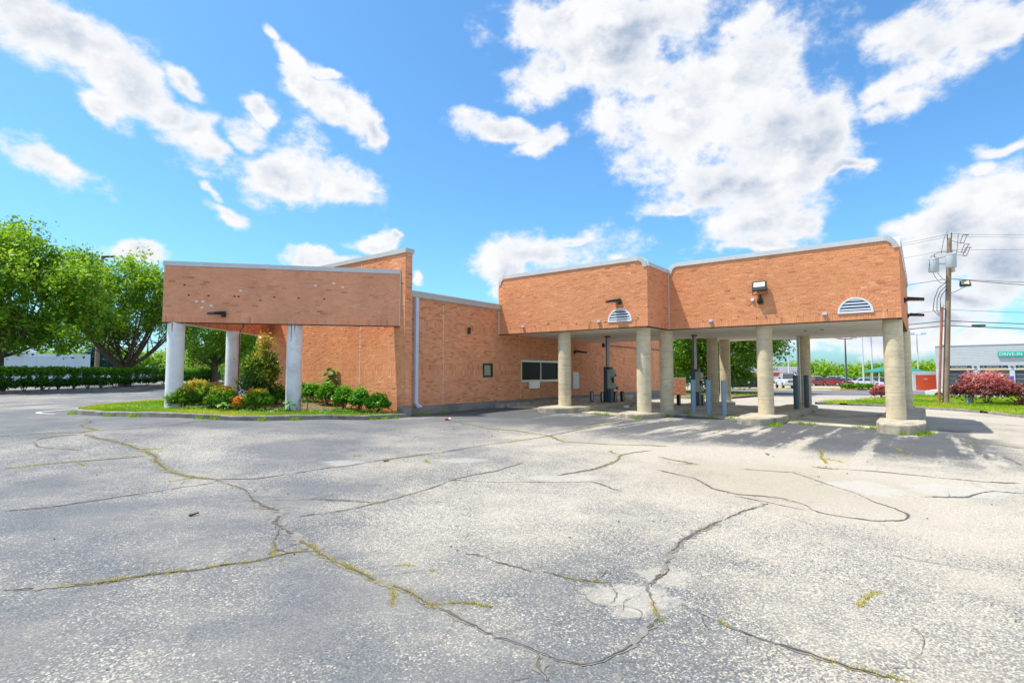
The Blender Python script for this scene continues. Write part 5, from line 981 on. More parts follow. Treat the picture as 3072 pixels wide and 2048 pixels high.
# holly row
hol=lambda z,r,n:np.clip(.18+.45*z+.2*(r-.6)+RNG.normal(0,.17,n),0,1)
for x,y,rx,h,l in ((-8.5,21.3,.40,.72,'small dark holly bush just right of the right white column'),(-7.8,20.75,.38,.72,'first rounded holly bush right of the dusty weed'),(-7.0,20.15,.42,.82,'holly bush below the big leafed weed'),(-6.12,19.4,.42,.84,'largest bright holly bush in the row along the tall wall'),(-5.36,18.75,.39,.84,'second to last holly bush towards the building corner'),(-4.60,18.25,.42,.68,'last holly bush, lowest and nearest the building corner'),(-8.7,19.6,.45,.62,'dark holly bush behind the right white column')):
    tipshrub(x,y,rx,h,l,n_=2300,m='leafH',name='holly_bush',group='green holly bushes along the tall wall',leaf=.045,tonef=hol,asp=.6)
# big-leafed weed
def bigleaf(x,y,H,lab,n_=13,L=.24):
    z=tz(x,y)+.1; t=root('broadleaf_weed',(x,y,z),lab,'weed'); MB().tube([(0,0,0),(.03,0,H*.6),(0,.02,H)],[.02,.015,.008],6).build('stem',M['redpipe'],t)
    for i in range(n_):
        a=i*2.4; hz=H*(.62+.4*i/n_); s=L*RNG.uniform(.8,1.2); lm=MB(); c,s_=math.cos(a),math.sin(a); pts=[]
        for j,(r_,w_) in enumerate(((.06,.02),(.3,.34),(.62,.38),(.9,.18),(1.05,0.01))):
            for sg in (-1,1): rr=r_*s*1.5; pts.append((c*rr-s_*w_*s*sg,s_*rr+c*w_*s*sg,hz+.05-.55*(r_**2)*s))
        lm.add(pts,[(2*j,2*j+1,2*j+3,2*j+2) for j in range(4)]); o=lm.build('leaf',M['bigleaf'],t,smooth=True)
M['bigleaf']=mat('broad_green_leaf',(.07,.27,.02),.45,var=.35,vscale=3)
bigleaf(-7.05,20.6,1.35,'tall weed with big drooping bright green leaves above the hollies',15,.27)
bigleaf(-8.9,16.3,.3,'low broad leafed weed at the foot of the front shrub',7,.16); bigleaf(-7.25,17.3,.34,'spiky low weed at the foot of the right white column',9,.18)
bigleaf(-6.9,17.9,.5,'dusty broad leafed weed between the column and the hollies',10,.2)
# low leafy ground weeds in the bed and by kerbs
Pw=fill([(-12.6,16.4),(-9.5,15.9),(-6,16.2),(-4.4,17.6),(-4.2,18.3),(-5.5,18.6),(-8,17.9),(-12,18.3)],5200,lambda P:np.clip(pn(P,3.1,7)*1.4-.35,0,1))
z_=terz(Pw[:,0],Pw[:,1])+.13; v,f,ci,P=leaves(len(Pw)*4,np.column_stack([Pw,z_]),.05,.035,None,up=1.5); put('ground_weeds',nmesh('ground_weeds',v,f,tone=np.repeat(np.clip(RNG.normal(.6,.2,len(P)),0,1),4)),M['leafH'],kind='stuff',label='low green weeds spread over the planting bed')
kw=[]
for i in range(len(full)):
    if RNG.random()<.22 and full[i,1]<19 and full[i,0]>-13.7: kw.append((full[i,0]-nn[i,0]*.0,full[i,1]-.06))
for pts in ([(17.8,.5),(18,.15),(18.6,.02),(18.9,-.04)],[(18.0,3.72),(18.4,3.65),(20.0,3.66),(22.5,3.66),(25,3.66),(27,3.7)],[(17,7.8),(18.6,7.3),(20.5,7.3),(19.6,6.9),(19.6,6.1),(19.6,5.4)],[(19.5,3.2),(19.5,2.9),(19.5,1.6),(19.5,1.25)],[(12.7,14.05),(13.1,14.05),(14,14.05),(28.5,13.8),(30,13.8),(31,13.8),(32,13.8)],[(17.5,9.2),(17.55,9.6)]):
    for p in pts: kw.append(uv(*p))
kw=np.array(kw); r_=np.repeat(kw,90,0)+RNG.normal(0,.07,(len(kw)*90,2)); grass('kerb_weeds',r_,RNG.uniform(.03,.15,len(r_)),.008,M['grass'],np.clip(RNG.normal(.45,.2,len(r_)),0,1),label='tufts of green weeds along the foot of the kerbs and islands')
# verge plants
t=tipshrub(29.0,32.6,1.75,2.0,'large spreading red leafed maple bush behind the verge by the pole',n_=5200,m='leafR',name='red_maple_bush',cat='bush',group=None,leaf=.11,tonef=lambda z,r,n:np.clip(-.1+.95*z+RNG.normal(0,.2,n),0,1),z=tz(29,32.6)+.05,asp=.4,bz=.25)
tipshrub(31.3,31.4,1.1,.62,'low bright red ground bush at the right foot of the maple bush',n_=1800,m='leafR',name='red_ground_bush',cat='bush',group=None,leaf=.09,tonef=lambda z,r,n:np.clip(.65+RNG.normal(0,.15,n),0,1),z=tz(31.3,31.4)+.05,asp=.45)
tipshrub(26.9,38.8,.62,1.0,'small upright red leafed bush on the far tip of the verge',n_=2200,m='leafR',name='red_bush',cat='bush',group=None,leaf=.08,tonef=lambda z,r,n:np.clip(.1+.7*z+RNG.normal(0,.17,n),0,1),z=tz(26.9,38.8)+.05)

# ================================================================ utility pole
px_,py_=26.9,33.0; pz=tz(px_,py_)+.05
def pp(z,o=0.0): f=(z-pz)/10.6; return (px_+.75*f+o,py_,z)
t=root('utility_pole',(px_,py_,pz),'tall weathered wooden utility pole with three grey transformer cans','pole'); PO=(px_,py_,pz)
pb=lambda mb,name,m,par=None,**k: mb.build(name,m,par or t,off=PO,**k)
top=pz+10.45
pb(MB().tube([pp(pz-.3),pp(pz+3),pp(pz+7),pp(top)],[.175,.16,.14,.12],14),'post',M['wood'],smooth=True)
rp=pb(MB().tube([pp(pz-.1,-.42),pp(pz+3,-.40),pp(4.15,-.36)],[.07,.07,.07],10),'riser_pipe',M['redpipe'],smooth=True)
pb(MB().cyl(pp(4.1,-.36),pp(4.3,-.34),.09,.07,10),'weatherhead',M['can'],rp)
st_=MB()
for z in (pz+.35,1.7,4.0): a=pp(z,-.45);b=pp(z,-.05); st_.tube([a,b],.025,6)
pb(st_,'standoff_bracket',M['black'])
for (dx,dy,zc,r_,h_) in ((-.92,.05,6.75,.28,.82),(-.18,-.38,6.95,.28,.84),(.34,.30,6.75,.24,.74)):
    c=pp(zc,dx); cx,cy=c[0],py_+dy; cn=pb(MB().lathe([(r_*.9,-h_/2),(r_*.97,-h_/2+.03),(r_,h_/2-.06),(r_*1.05,h_/2-.05),(r_*1.05,h_/2),(r_*.6,h_/2+.05)],(cx,cy,zc),22),'transformer',M['can'],smooth=True)
    pb(MB().cyl((cx+.08,cy,zc+h_/2),(cx+.10,cy,zc+h_/2+.28),.035,.025,8).cyl((cx-.12,cy,zc+h_/2),(cx-.14,cy,zc+h_/2+.2),.03,.02,8),'bushing',M['wood'],cn)
    pb(MB().tube([(cx,cy,zc+.1),pp(zc+.1)],.04,6),'hanger',M['can'],cn)
cr=MB(); cr.tube([pp(top-.1,-.14),pp(top+.25,-.13)],.03,6); cr.tube([pp(top-.05,.12),pp(top+.35,.12)],.035,6); pb(cr,'insulator',M['bollardD'])
fs=MB()
for i,(dx,z) in enumerate(((.75,top-.05),(.85,top-.65),(.95,top-.85))):
    a=pp(z,dx); s_=.26; fs.tube([(a[0]-.1,a[1],a[2]-s_),(a[0]+.12,a[1],a[2]+s_)],.018,5); fs.tube([(a[0]+.14,a[1],a[2]-s_),(a[0]+.38,a[1],a[2]+s_)],.018,5); fs.tube([(a[0]-.1,a[1],a[2]-s_),(a[0]+.14,a[1],a[2]-s_)],.022,5); fs.tube([(a[0]+.12,a[1],a[2]+s_),(a[0]+.48,a[1],a[2]+s_)],.022,5); fs.tube([(a[0]-.1,a[1],a[2]-s_),pp(z-.1,.1)],.012,4)
pb(fs,'fuse_cutout',M['black'])
lw=MB()
def sagc(a,b,s,n=9):
    a=np.array(a);b=np.array(b); return [tuple(a+(b-a)*i/(n-1)+np.array([0,0,-s*4*(i/(n-1))*(1-i/(n-1))])) for i in range(n)]
for a,b,s in ((pp(6.3,-1.0),pp(5.75,-.1),.35),(pp(6.3,-.7),pp(5.75,-.1),.1),(pp(7.2,-1.2),pp(6.3,-1.25),-.0),(pp(7.35,-1.1),pp(7.6,-.1),-.1),(pp(7.5,-.5),pp(8.9,-.1),-.3),(pp(7.4,.45),pp(8.8,.55),.15),(pp(7.3,-1.0),pp(7.35,-.15),.1)): lw.tube(sagc(a,b,s),.014,5)
for k in range(3):
    a=pp(5.7-.2*k,-.1); b=pp(4.2,-.36); lw.tube([a,(a[0]-.55+.12*k,a[1],a[2]-.4),(a[0]-.85+.2*k,a[1],4.6),(a[0]-.95+.25*k,a[1],3.9),(b[0]-.2,b[1],3.55+.1*k),(b[0],b[1],3.6+.1*k)],.02,5)
pb(lw,'drop_wire',M['wire'])
fl=pp(5.6,1.0); f_=root('flood_light',(fl[0],fl[1]-.05,fl[2]),'square flood light aimed down from the side of the wooden utility pole','light'); f_.rotation_euler=(math.radians(-35),0,math.radians(-35))
h=MB().box(-.26,.26,-.06,.06,-.2,.2).build('lamp_housing',M['black'],f_,bevel=.01); MB().box(-.2,.2,-.067,-.061,-.14,.14).build('lens',bpy.data.materials['led_yellow'],h)
MB().tube([(-.28,0,0),(-.28,0,-.28),(.28,0,-.28),(.28,0,0)],.015,5).tube([(0,0,-.28),(-.5,.2,-.45),(-.85,.4,-.45)],.018,5).build('bracket',M['black'],f_)
# wires
def wire(pts,r_,lab):
    o=MB().tube(pts,r_,5).build('overhead_wire',M['wire'],label=lab,cat='wire',group='overhead wires on the utility pole'); return o
ld=np.array((-.583,.812,0))
def leftend(z,L=62,dz=-.2): a=np.array(pp(z)); return tuple(a+ld*L+np.array([0,0,dz]))
def rightend(z,X=60,Y=36,dz=0): return (X,Y,z+dz)
for zl,zr,r_,lab,L in ((8.75,9.2,.009,'topmost thin overhead wire right across the pole top',62),(8.6,9.0,.008,'second thin overhead wire just under the topmost one',62),(7.75,8.5,.008,'thin overhead wire below the pole top insulators',62),(5.9,6.35,.014,'overhead cable level with the foot of the transformer cans',62),(3.95,4.35,.011,'single overhead wire at the top of the red riser pipe',62),(3.25,3.50,.024,'upper thick black telephone cable low on the pole',62),(2.95,3.15,.026,'lowest thick black telephone cable low on the pole',62)):
    a=pp(zl); R=sagc(a,rightend(zr*1.3 if zl>7 else zr*1.06+.2,62,40),.5 if zl>7 else .35,15); Lf=sagc(leftend(zl,62),a,.7,25); wire(Lf[:-1]+R,r_,lab)
wire(sagc(pp(5.9),(58,34,4.6),.3,12),.018,'service cable dropping to the right from below the transformers')
# splice case
a=np.array(pp(3.0)); sp_=root('splice_case',(29.6,33.4,2.98),'dark grey splice case hanging on the lowest telephone cable','cable box'); MB().cyl((-.45,0,0),(.45,.1,.02),.07,n=10).build('case',M['bollardD'],sp_,bevel=.01)
x,y=28.0,32.6; t=root('utility_pedestal',(x,y,tz(x,y)),'pale blue utility pedestal box at the foot of the pole','box'); MB().box(-.14,.14,-.12,.12,-.05,.72).build('cabinet',mat('pale_blue_box',(.32,.47,.50),.6),t,bevel=.02); MB().box(.145,.20,-.1,.1,.1,.66).build('side_plate',mat('red_plate',(.5,.06,.06),.6),t)
# ================================================================ service garage on the right
M['block']=mat('painted_block',(.50,.54,.57),.85,var=.05,vscale=2)
M['bluedoor']=mat('dark_blue_door',(.045,.065,.08),.5); M['browndoor']=mat('brown_door',(.22,.13,.11),.6,var=.1); M['teal']=mat('teal_sign',(.0,.42,.33),.5); M['yellow']=mat('yellow_trim',(.65,.40,.03),.6); M['navy']=mat('navy_banner',(.015,.03,.06),.6)
gx,gy=54.4,68.0; gd=np.array((.67,-.742)); gn=np.array((-.742,-.67)); gz=-2.33
t=root('service_garage',(gx,gy,gz),'long light grey block garage with roll-up doors and a teal drive-in sign','building'); t.rotation_euler.z=math.atan2(gd[1],gd[0])
# local x along wall, -y towards the lot
doors=[(1.23,3.6,'bluedoor'),(4.17,6.89,'browndoor'),(7.34,10.0,'bluedoor'),(10.6,13.2,'bluedoor')]
wm=MB(); xs_=[0]; 
segs=[(0,1.23)]+[(doors[i][1],doors[i+1][0]) for i in range(3)]+[(13.2,18)]
for a,b in segs: wm.box(a,b,0,.3,0,2.75)
wm.box(0,18,0,.3,2.75,5.75); wm.box(0,.3,.3,14,0,5.75); wm.box(.3,18,13.7,14,0,5.75); W_=wm.build('wall',M['block'],t)
cm_=MB()
for k in range(1,28): cm_.box(0.02,17.98,-.012,.0,k*.2+.19-.01,k*.2+.19) if k*.2+.19>2.95 else None
cm_.build('block_courses',M['plinth'],W_,kind='stuff')
MB().box(-.05,18.05,-.08,.35,5.75,5.93).build('coping',M['white'],t)
for i,(a,b,mn) in enumerate(doors):
    dm=MB(); 
    for k in range(5): dm.box(a+.02,b-.02,.13+.008*(k%2),.2,.02+k*.54,.545+k*.54-.015)
    d_=dm.build('garage_door',M[mn],t); 
    if mn=='browndoor': MB().box(a+1.6,b-.35,.10,.125,1.95,2.05).box(a+1.6,b-.35,.10,.125,1.7,1.8).build('window',M['darkgap'],d_)
    MB().box(a-.08,b+.08,-.04,.0,2.70,2.80).build('lintel',M['white'],t); 
    bn=MB().box(a+.1,b-.12,-.05,-.005,2.88,3.22).build('banner',M['navy'],t); MB().box(a+.2,b-.2,-.058,-.051,2.85,2.93).build('stripe',M['yellow'],bn); tl=MB().cyl((a+.42,-.06,3.09),(a+.42,-.052,3.09),.08,n=10).cyl((b-.62,-.06,3.09),(b-.62,-.052,3.09),.08,n=10).build('badge',M['teal'],bn)
    text('U-Haul Towing',.17,M['white'],bn,((a+b)/2-.1,-.056,3.09),(math.radians(90),0,0),'lettering')
    wl_=MB().box(b+.12,b+.35,-.14,0,3.0,3.12).build('wall_lamp',M['black'],t)
MB().box(6.92,7.22,-.03,0,1.35,1.95).build('notice',mat('blue_notice',(.05,.08,.5),.5),t); MB().box(6.95,7.2,-.03,0,1.0,1.25).build('notice',mat('blue_notice2',(.02,.25,.6),.5),t)
MB().cyl((4.05,-.35,0),(4.05,-.35,1.2),.1,n=12).build('guard_post',M['yellow'],t); MB().cyl((7.15,-.35,0),(7.15,-.35,1.25),.1,n=12).build('guard_post',mat('orange_post',(.7,.25,.04),.6),t)
MB().box(0.4,17,-.9,-.2,0,.05).build('yellow_kerb',M['yellow'],t)
sg=MB().box(5.95,9.6,-.22,-.02,4.22,4.85).build('sign_board',M['teal'],t,bevel=.03); text('DRIVE-IN',.50,M['white'],sg,(7.1,-.235,4.53),(math.radians(90),0,0),'lettering',.008)
MB().box(2.6,3.5,.02,.10,.3,1.65).build('leaning_board',M['white'],t); MB().box(2.68,3.42,-.0,.015,.38,1.57).build('board_face',M['bollardD'],t)
# low white shed with the orange shutter
t=root('storage_shed',(54.0,69.2,-2.3),'low white storage shed with one bright orange roll-up door','shed')
MB().box(-1.75,-1.35,0,.2,0,2.05).box(1.35,1.8,0,.2,0,2.05).box(-1.75,1.8,0,.2,2.05,2.35).box(-1.75,-1.6,.2,3,0,2.35).box(1.6,1.8,.2,3,0,2.35).build('wall',M['white'],t)
dm=MB(); 
for k in range(10): dm.box(-1.33,1.33,.08+.01*(k%2),.14,.02+k*.2,.21+k*.2)
dd_=dm.build('roll_up_door',mat('orange_shutter',(.85,.09,.008),.5),t); MB().box(-.28,.28,.05,.075,1.45,1.52).box(-.16,.16,.05,.075,1.53,1.58).build('logo',M['white'],dd_)
MB().box(-1.85,1.9,-.08,3.1,2.35,2.48).build('roof',M['white'],t)
# islands with yellow kerb in the far lot
for x,y,l_,w_ in ((40.3,62.0,6.0,1.3),(49.5,58,5,.7),(37,65.6,24,.4)):
    z=tz(x,y); MB().prism([(x-l_/2,y),(x-l_/2+.6,y-w_/2),(x+l_/2-.6,y-w_/2),(x+l_/2,y),(x+l_/2-.6,y+w_/2),(x-l_/2+.6,y+w_/2)],lambda X,Y:z-.2,lambda X,Y:z+.13,bev=.03).build('far_island',M['yellow'] if w_<1 else mat('mulch_orange',(.42,.25,.08),.9,var=.3,vscale=4),kind='structure')
for i,(x,l) in enumerate(((39.0,'leftmost clipped round bush on the mulch mound'),(39.7,'second clipped bush from the left on the mulch mound'),(40.2,'front small clipped bush on the mulch mound'),(40.9,'third clipped round bush on the mulch mound'),(41.6,'rightmost clipped round bush on the mulch mound'))):
    tipshrub(x,62.0 if i!=2 else 61.6,.62,.62,l,n_=500,m='leafD',name='mound_bush',cat='bush',group='clipped bushes on the mulch mound',leaf=.12,z=tz(x,62)+.12,tonef=lambda z,r,n:np.clip(.3+.5*z+RNG.normal(0,.15,n),0,1),asp=.6)
# ================================================================ vehicles
M['tyre']=mat('tyre_rubber',(.02,.02,.022),.9); M['rim']=mat('alloy_rim',(.5,.5,.52),.3,metal=.7); M['carglass']=mat('car_glass',(.03,.05,.065),.08,spec=.8); M['hl']=mat('headlight_glass',(.75,.78,.8),.15); M['tl']=mat('tail_light',(.5,.02,.02),.3)
PAINT={}
def paint(n_,c):
    if n_ not in PAINT: PAINT[n_]=mat('car_paint_'+n_,c,.25,coat=.6)
    return PAINT[n_]
def loft(prof_lower,prof_up,w_,tumble,m):
    """side profile (x,z) extruded over width; upper points pulled in"""
    pass
def car(x,y,rz,col,label,kind='sedan',z=None,group='cars parked in the far lot',cat='car'):
    z=tz(x,y) if z is None else z; t=root('parked_car' if kind!='pickup' else 'pickup_truck',(x,y,z),label,cat,group); t.rotation_euler.z=rz
    if kind=='sedan': L,Wd=4.6,1.78; lo=[(-2.3,.35),(-2.3,.62),(-2.22,.85),(-1.75,.93),(1.0,.93),(1.95,.82),(2.25,.66),(2.3,.40),(2.2,.28),(-2.2,.28)]; cab=[(-1.65,.92),(-1.05,1.38),(.15,1.42),(1.02,.92)]
    elif kind=='suv': L,Wd=4.7,1.9; lo=[(-2.35,.4),(-2.35,.95),(-2.25,1.08),(1.0,1.08),(2.05,1.0),(2.3,.8),(2.35,.45),(2.2,.32),(-2.2,.32)]; cab=[(-2.2,1.07),(-1.95,1.66),(.2,1.70),(1.05,1.07)]
    else: L,Wd=5.8,2.02; lo=[(-2.9,.6),(-2.9,1.22),(-.9,1.24),(1.2,1.24),(2.7,1.18),(2.88,1.0),(2.9,.55),(2.75,.42),(-2.8,.42)]; cab=[(-.95,1.22),(-.80,1.88),(.65,1.92),(1.35,1.22)]
    hw=Wd/2; k=len(lo); mb=MB(); vs=[]
    for sy in (-1,1): vs+=[(px,sy*(hw-(.05 if pz_<.5 else 0)-(.06 if pz_>.8 else 0)),pz_) for px,pz_ in lo]
    ar=sum(lo[i][0]*lo[(i+1)%k][1]-lo[(i+1)%k][0]*lo[i][1] for i in range(k)); fs=[(i,(i+1)%k,k+(i+1)%k,k+i) for i in range(k)]+[tuple(range(k-1,-1,-1)),tuple(range(k,2*k))]
    mb.add(vs,fs); body=mb.build('body',paint(*col),t,bevel=.06,smooth=True)
    bm=bmesh.new(); bm.from_mesh(body.data); bmesh.ops.recalc_face_normals(bm,faces=bm.faces); bm.to_mesh(body.data); bm.free()
    def cabm(ins,zoff,shr,nm,m,par):
        vs=[]; n_=len(cab)
        for sy in (-1,1):
            for i,(px,pz_) in enumerate(cab):
                up=i in(1,2); vs.append((px*(1-shr*0)+(0 if not up else 0),sy*(hw-.10-(.20 if up else 0)-ins),pz_+ (zoff if up else 0)))
        o=MB().add(vs,[(i,(i+1)%n_,n_+(i+1)%n_,n_+i) for i in range(n_)]+[tuple(range(n_-1,-1,-1)),tuple(range(n_,2*n_))]).build(nm,m,par,bevel=.03,smooth=True); bm=bmesh.new(); bm.from_mesh(o.data); bmesh.ops.recalc_face_normals(bm,faces=bm.faces); bm.to_mesh(o.data); bm.free(); return o
    gl=cabm(0,0,0,'windows',M['carglass'],t)
    # roof and pillars
    c1,c2=cab[1],cab[2]; rf=MB().box(c1[0]-.02,c2[0]+.02,-(hw-.29),hw-.29,c1[1]-.03,c2[1]+.035); 
    for sy in (-1,1):
        for a,b in ((cab[0],cab[1]),(cab[3],cab[2]),(((cab[0][0]+cab[3][0])/2-.1,cab[0][1]),((cab[1][0]+cab[2][0])/2-.1,cab[1][1]))): rf.tube([(a[0],sy*(hw-.10),a[1]),(b[0],sy*(hw-.30),b[1])],.045,5)
    rf.build('roof',paint(*col),t,bevel=.02)
    wr=.33 if kind=='sedan' else .37 if kind=='suv' else .42; wx=1.42 if kind!='pickup' else 1.85
    for sx in (-1,1):
        for sy in (-1,1):
            ty=MB().cyl((sx*wx,sy*(hw-.22),wr),(sx*wx,sy*(hw+.015),wr),wr,n=20).build('wheel',M['tyre'],t,bevel=.03); MB().cyl((sx*wx,sy*(hw+.016),wr),(sx*wx,sy*(hw+.03),wr),wr*.62,n=14).build('rim',M['rim'],ty)
    fx_=lo[6 if kind!='suv' else 5][0]
    xf=L/2; zh=.66 if kind=='sedan' else .85 if kind=='suv' else .98
    for sy in (-1,1):
        MB().box(xf-.12,xf+.005,sy*(hw-.28)-.17,sy*(hw-.28)+.17,zh-.10,zh+.10).build('headlight',M['hl'],t,bevel=.02); MB().box(-xf-.005,-xf+.1,sy*(hw-.22)-.12,sy*(hw-.22)+.12,zh-.06,zh+.14).build('tail_light',M['tl'],t,bevel=.02)
        MB().box(.75,.95,sy*(hw+.10)-.09,sy*(hw+.10)+.09,cab[0][1]+.02,cab[0][1]+.2).build('mirror',M['black'] if kind=='pickup' else paint(*col),t,bevel=.02)
    g_=MB().box(xf-.05,xf+.012,-(hw-.48),hw-.48,zh-.17,zh+.15).build('grille',M['black'],t); 
    for k_ in range(3): MB().box(xf+.0,xf+.02,-(hw-.5),hw-.5,zh-.12+.1*k_,zh-.09+.1*k_).build('grille_bar',M['alu'],g_)
    MB().box(xf-.08,xf+.09,-(hw-.03),hw-.03,zh-.48,zh-.28).build('bumper',M['alu'] if kind=='pickup' else paint(*col),t,bevel=.03)
    MB().box(-xf-.06,-xf+.06,-(hw-.05),hw-.05,zh-.42,zh-.24).build('bumper',M['black'],t,bevel=.03)
    return t
wh_=('white',(.75,.76,.78)); rd=('red',(.42,.03,.02)); sv=('silver',(.42,.45,.48)); bl=('black',(.02,.022,.025)); bu=('blue',(.06,.12,.22)); gy_=('grey',(.16,.17,.19))
FD=math.atan2(-1,-.62)
car(35.3,68.0,math.atan2(-68.5,-35.4)+.20,wh_,'white full size pickup facing the camera beyond the second island','pickup',group=None,cat='pickup truck')
lot=[(52.3,92,-2.8,rd,'sedan','red car at the left end of the far row, partly behind the rear column'),(54.6,94.5,-.45,wh_,'suv','white vehicle standing behind the small red car'),(54.9,92.4,-.5,rd,'sedan','small red car with white wheels in the far row'),
(58.2,97,2.6,wh_,'suv','white van-like vehicle above the dark red car'),(56.9,92.6,-.45,('dark_red',(.25,.02,.03)),'sedan','dark red car just left of the long white car'),(59.1,95,2.65,wh_,'sedan','white car left of the mulch mound'),(62.7,97,.3,bu,'sedan','blue car behind the mulch mound'),
(65.3,99,2.7,sv,'suv','silver wagon near the grey lamp post foot'),(60.9,91,-.5,wh_,'sedan','long white sedan right behind the mound bushes'),(67.5,101,2.6,wh_,'suv','white wagon under the green roof, left one'),(66.8,97,2.4,('beige',(.5,.43,.28)),'suv','beige wagon in front of the green roof posts'),(64.9,93,2.7,bl,'sedan','black car at the right end of the far row'),(70,99,2.7,bu,'suv','blue wagon behind the large front column')]
for x,y,r_,c_,k_,l_ in lot: car(x,y,r_,c_,l_,k_)
# left side vehicles
for x,y,r_,c_,k_,l_ in ((-60.5,78,.1,wh_,'sedan','white car behind the hedge right of the white trailer'),(-56.5,80,.1,sv,'sedan','silver car behind the hedge beside the light pole'),(-44.5,86,0,bl,'suv','dark wagon seen between the white columns behind the hedge')): car(x,y,r_,c_,l_,k_,z=-1.5,group='cars behind the hedge')
car(35.0,41.2,2.4,wh_,'white car half hidden behind the big red maple bush','sedan',z=tz(35,41)-.25,group=None)
# moving vans with red stripe, behind the tree
M['vanwhite']=mat('van_white',(.72,.73,.75),.45); M['vanred']=mat('van_red',(.60,.06,.03),.5); M['ink']=mat('dark_lettering',(.03,.03,.07),.6)
def van(x,y,rz,L,H,label,txt):
    z=tz(x,y); t=root('moving_van',(x,y,z),label,'van','white and red moving vans'); t.rotation_euler.z=rz
    MB().box(-L/2,L/2-1.6,-1.2,1.2,.75,H).box(L/2-1.6,L/2-.4,-1.1,1.1,H-.75,H-.02).build('cargo_box',M['vanwhite'],t,bevel=.04)
    MB().add([(L/2-1.58,-1.0,.5),(L/2+.6,-1.0,.5),(L/2+.6,-1.0,1.15),(L/2-.3,-1.0,1.35),(L/2-.7,-1.0,H-.8),(L/2-1.58,-1.0,H-.8),(L/2-1.58,1.0,.5),(L/2+.6,1.0,.5),(L/2+.6,1.0,1.15),(L/2-.3,1.0,1.35),(L/2-.7,1.0,H-.8),(L/2-1.58,1.0,H-.8)],[(0,1,7,6),(1,2,8,7),(2,3,9,8),(3,4,10,9),(4,5,11,10),(5,0,6,11),(5,4,3,2,1,0),(6,7,8,9,10,11)]).build('cab',M['vanwhite'],t,bevel=.03)
    MB().box(L/2-1.35,L/2-.75,-1.02,1.02,1.35,H-.95).build('cab_window',M['carglass'],t)
    MB().box(-L/2+.1,L/2-1.7,-1.215,-1.203,1.55,2.15).build('stripe',M['vanred'],t); text(txt,.62,M['ink'],t,(-.6,-1.222,2.62),(math.radians(90),0,0),'lettering')
    for sx in (-L/2+1.4,L/2-.5):
        for sy in (-1,1): ty=MB().cyl((sx,sy*.85,.45),(sx,sy*1.12,.45),.45,n=18).build('wheel',M['tyre'],t,bevel=.03); MB().cyl((sx,sy*1.12,.45),(sx,sy*1.135,.45),.25,n=12).build('rim',M['rim'],ty)
van(41.6,85,.05,8.5,3.1,'right white moving van with a red side stripe behind the white pickup','U-HAUL'); van(32.6,84,.05,8.2,3.1,'left white moving van with a red side stripe behind the dumpster','U-HAUL')
# dumpster full of timber
x,y=27.9,63.4; z=tz(x,y); t=root('dumpster',(x,y,z),'long black roll-off dumpster heaped with broken timber','dumpster'); t.rotation_euler.z=.06
d_=MB().box(-2.9,2.2,-1.1,1.1,.25,1.42); d_.add([(2.2,-1.1,.25),(2.2,1.1,.25),(2.9,-1.1,1.42),(2.9,1.1,1.42),(2.2,-1.1,1.42),(2.2,1.1,1.42)],[(0,2,4),(1,5,3),(0,1,3,2)]); d_.build('container',mat('dumpster_black',(.025,.03,.025),.6,var=.3),t,bevel=.02)
rb_=MB()
for k in range(9): rb_.box(-2.8+k*.6,-2.72+k*.6,-1.16,-1.1,.3,1.36)
rb_.box(-2.9,2.8,-1.18,-1.1,1.36,1.46); rb_.build('rib',M['bollardK'],t,kind='stuff')
MB().cyl((-2.1,-1.13,.9),(-2.1,-1.17,.9),.13,n=14).cyl((-1.8,-1.13,.9),(-1.8,-1.17,.9),.08,n=12).build('sticker',M['vanred'],t); MB().box(-.3,-.1,-1.17,-1.12,.75,1.0).box(.9,1.2,-1.17,-1.12,.8,.9).build('sticker',M['white'],t)
for k in range(3): MB().cyl((-2+k*2,-.9,.14),(-2+k*2,-1.1,.14),.14,n=10).build('roller',M['rim'],t)
tb_=mat('raw_timber',(.55,.33,.13),.8,var=.4,vscale=3)
for k in range(34):
    cx,cy=RNG.uniform(-2.3,2.1),RNG.uniform(-.9,.8); l_=RNG.uniform(.5,1.3); a=RNG.uniform(-.7,.7); zc=1.5+.45*math.exp(-((cx-.4)/1.6)**2)*RNG.random(); o=MB().box(-l_,l_,-.09,.09,-.03,.03).build('timber_plank',tb_ if k%4 else M['white'],t); o.location=(cx,cy,zc); o.rotation_euler=(RNG.normal(0,.2),RNG.normal(0,.22),a)
MB().box(-2.6,2.4,-1.0,1.0,1.30,1.46).build('debris',tb_,t)
# street lamps of the far lot
def lamp(x,y,H,label,style,m=None,base=True):
    z=tz(x,y); t=root('parking_lot_lamp',(x,y,z),label,'lamp post','tall lamp posts in the far lot'); MB().tube([(0,0,-.2),(0,0,H*.5),(0,0,H)],[.13,.10,.07],10).build('pole',m or M['can'],t,smooth=True)
    if base: MB().cyl((0,0,0),(0,0,.75),.30,n=14).build('base',M['yellow'] if style=='twin' else M['concrete'],t)
    if style=='twin':
        MB().box(-.9,.9,-.04,.04,H-.05,H+.05).build('arm',m or M['can'],t)
        for s in (-1,1): MB().box(s*.95-.45,s*.95+.45,-.25,.25,H+.02,H+.28).build('lamp_head',M['white'],t,bevel=.04)
    else:
        am=MB()
        for a in (0,2.1,4.2,5.3): am.tube([(0,0,H-.3),(.7*math.cos(a),.7*math.sin(a),H+.2),(1.9*math.cos(a),1.9*math.sin(a),H+.45)],.045,5)
        am.build('arm',m or M['can'],t)
        for a in (0,2.1,4.2,5.3): c_,s_=2.1*math.cos(a),2.1*math.sin(a); MB().lathe([(.05,.50),(.28,.42),(.22,.36)][::-1],(c_,s_,H),12).build('lamp_head',M['can'],t)
